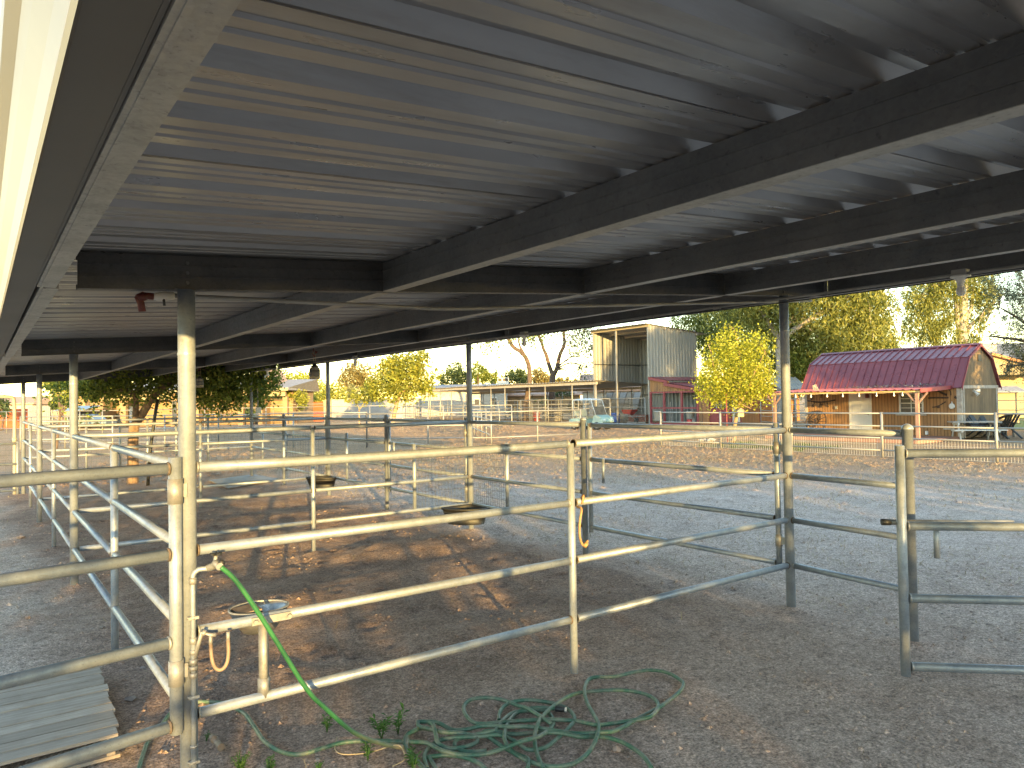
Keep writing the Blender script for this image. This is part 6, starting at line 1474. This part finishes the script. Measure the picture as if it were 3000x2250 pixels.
# ------------------------------------------------------------------ unseen hedges and trees placed to cast shade
LA = R(20.); LD = Vector((math.sin(LA), math.cos(LA), 0)); LC = Vector((LD.y, -LD.x, 0))
def AC(a, c, z=0): p = LD*a + LC*c; return Vector((p.x, p.y, z))
EL = R(5.2)
def shade_hedge(a, c0, c1, ztop, lab, n, seed, gap=.0, leaf='leaf_dark'):  # unseen leaf screen, added and sized to cast the shade on the pens
    rg = random.Random(seed); bl = []; c = c0
    while c < c1:
        zt = ztop(c)*rg.uniform(.93,1.04); r_ = rg.uniform(.35,.6); p = AC(a+rg.uniform(-.25,.25), c, zt*.5); bl.append((tuple(p), r_, r_, zt*.5)); c += r_*rg.uniform(.95,1.25)
    ct = AC(a, (c0+c1)/2); t = thing('shade_hedge', lab, 'shade_hedge', ct, 'leaf screens added for shade behind the camera')
    mb = MB(); c = c0+.3
    while c < c1: q = AC(a, c); limb(mb, [q, q+Vector((.05,0,ztop(c)*.45)), q+Vector((0,.05,ztop(c)*.8))], .04, .015, 6, 3); c += .9
    mb.build('stems', M['dark_bark'], t); leafobj(crown(bl, n, .17, .10, seed, .1, 20, .3, .05), leaf, t)
te = math.tan(EL)
def zt_near(c):   # hedge top as seen along the sun: shades the lower pens and leaves a lit band under the eave
    return 2.3
shade_hedge(-9., -9., -1.1, lambda c: 1.66+12.6*te, 'leaf screen added for shade behind the camera, left part', 13000, 71)
shade_hedge(-9., -1.1, .75, lambda c: .75+12.6*te, 'thin gappy leaf screen added for dappled shade behind the camera, left of middle', 700, 72)
shade_hedge(-9., .75, 2.7, lambda c: .72+13.*te, 'ragged leaf screen added for shade behind the camera, middle part', 2600, 73)
shade_hedge(-9., 2.7, 6.6, lambda c: 1.30+13.4*te, 'leaf screen added for shade behind the camera, right part', 7600, 75)
shade_hedge(-9., 6.6, 18.5, lambda c: max(1.7, 29.*te-.085*(c-6.6)), 'long leaf screen added behind the camera to shade the yard', 21000, 74)
for k_, (a_, c_, h_, s_, lb) in enumerate(((4.5,23.8,10.2,81,'tall leafy tree outside the view right of the shed'),(3.5,26.5,10.8,82,'second tall leafy tree outside the view right of the shed'),(5.5,29.6,10.4,83,'third tall leafy tree outside the view beyond the shed'))):  # unseen trees, placed and sized to shade the shed and hay barn
    b_ = AC(a_, c_); rq = random.Random(s_); tree('unseen_yard_tree', lb, b_, [([b_, b_+Vector((.2,.1,h_*.35)), b_+Vector((.1,.2,h_*.7))], .22, .08)], 'dark_bark',
      [(tuple(b_+Vector((rq.uniform(-.9,.9),rq.uniform(-.9,.9),h_*f_))), 1.75, 1.75, 1.1) for f_ in (.14,.2,.27,.34,.41,.5,.62,.74,.86,.93)], 20000, .22, .13, 'leaf_mid', s_, .3, 'yard trees outside the view', clump=24, spread=.34, shell=.1)

# ------------------------------------------------------------------ light, sky, camera
w = bpy.data.worlds.new('World'); sc.world = w; w.use_nodes = True
nt = w.node_tree; bgd = nt.nodes['Background']; sk = nt.nodes.new('ShaderNodeTexSky'); sk.sky_type = 'NISHITA'; sk.sun_disc = False
sk.sun_elevation = EL; sk.sun_rotation = math.pi + LA; sk.altitude = 380; sk.air_density = 1.0; sk.dust_density = .1; sk.ozone_density = .9
nt.links.new(sk.outputs[0], bgd.inputs[0]); bgd.inputs[1].default_value = SKY_STRENGTH
sun = bpy.data.lights.new('sun', 'SUN'); sun.energy = SUN_ENERGY; sun.angle = R(.5); sun.color = SUN_COLOR
so_ = bpy.data.objects.new('sun', sun); COL.objects.link(so_)
sdir = Vector((LD.x*math.cos(EL), LD.y*math.cos(EL), -math.sin(EL))); so_.rotation_euler = sdir.to_track_quat('-Z', 'Y').to_euler(); so_.location = (-10, -30, 20)
cam = bpy.data.cameras.new('camera'); cam.sensor_width = 36.; cam.lens = 36*FPX/3000.; cam.clip_start = .05; cam.clip_end = 4000.
co_ = bpy.data.objects.new('camera', cam); COL.objects.link(co_)
mw = Matrix((( AR[0], AU[0], -AF[0], 0), (AR[1], AU[1], -AF[1], 0), (AR[2], AU[2], -AF[2], EYE), (0,0,0,1)))
co_.matrix_world = mw; sc.camera = co_
sc.view_settings.view_transform = 'Standard'; sc.view_settings.look = 'None'; sc.view_settings.exposure = EXPOSURE; sc.view_settings.gamma = 1.0
sc.render.engine = 'CYCLES'; sc.cycles.use_denoising = True; sc.cycles.max_bounces = 8; sc.cycles.diffuse_bounces = 5; sc.cycles.sample_clamp_indirect = 8.
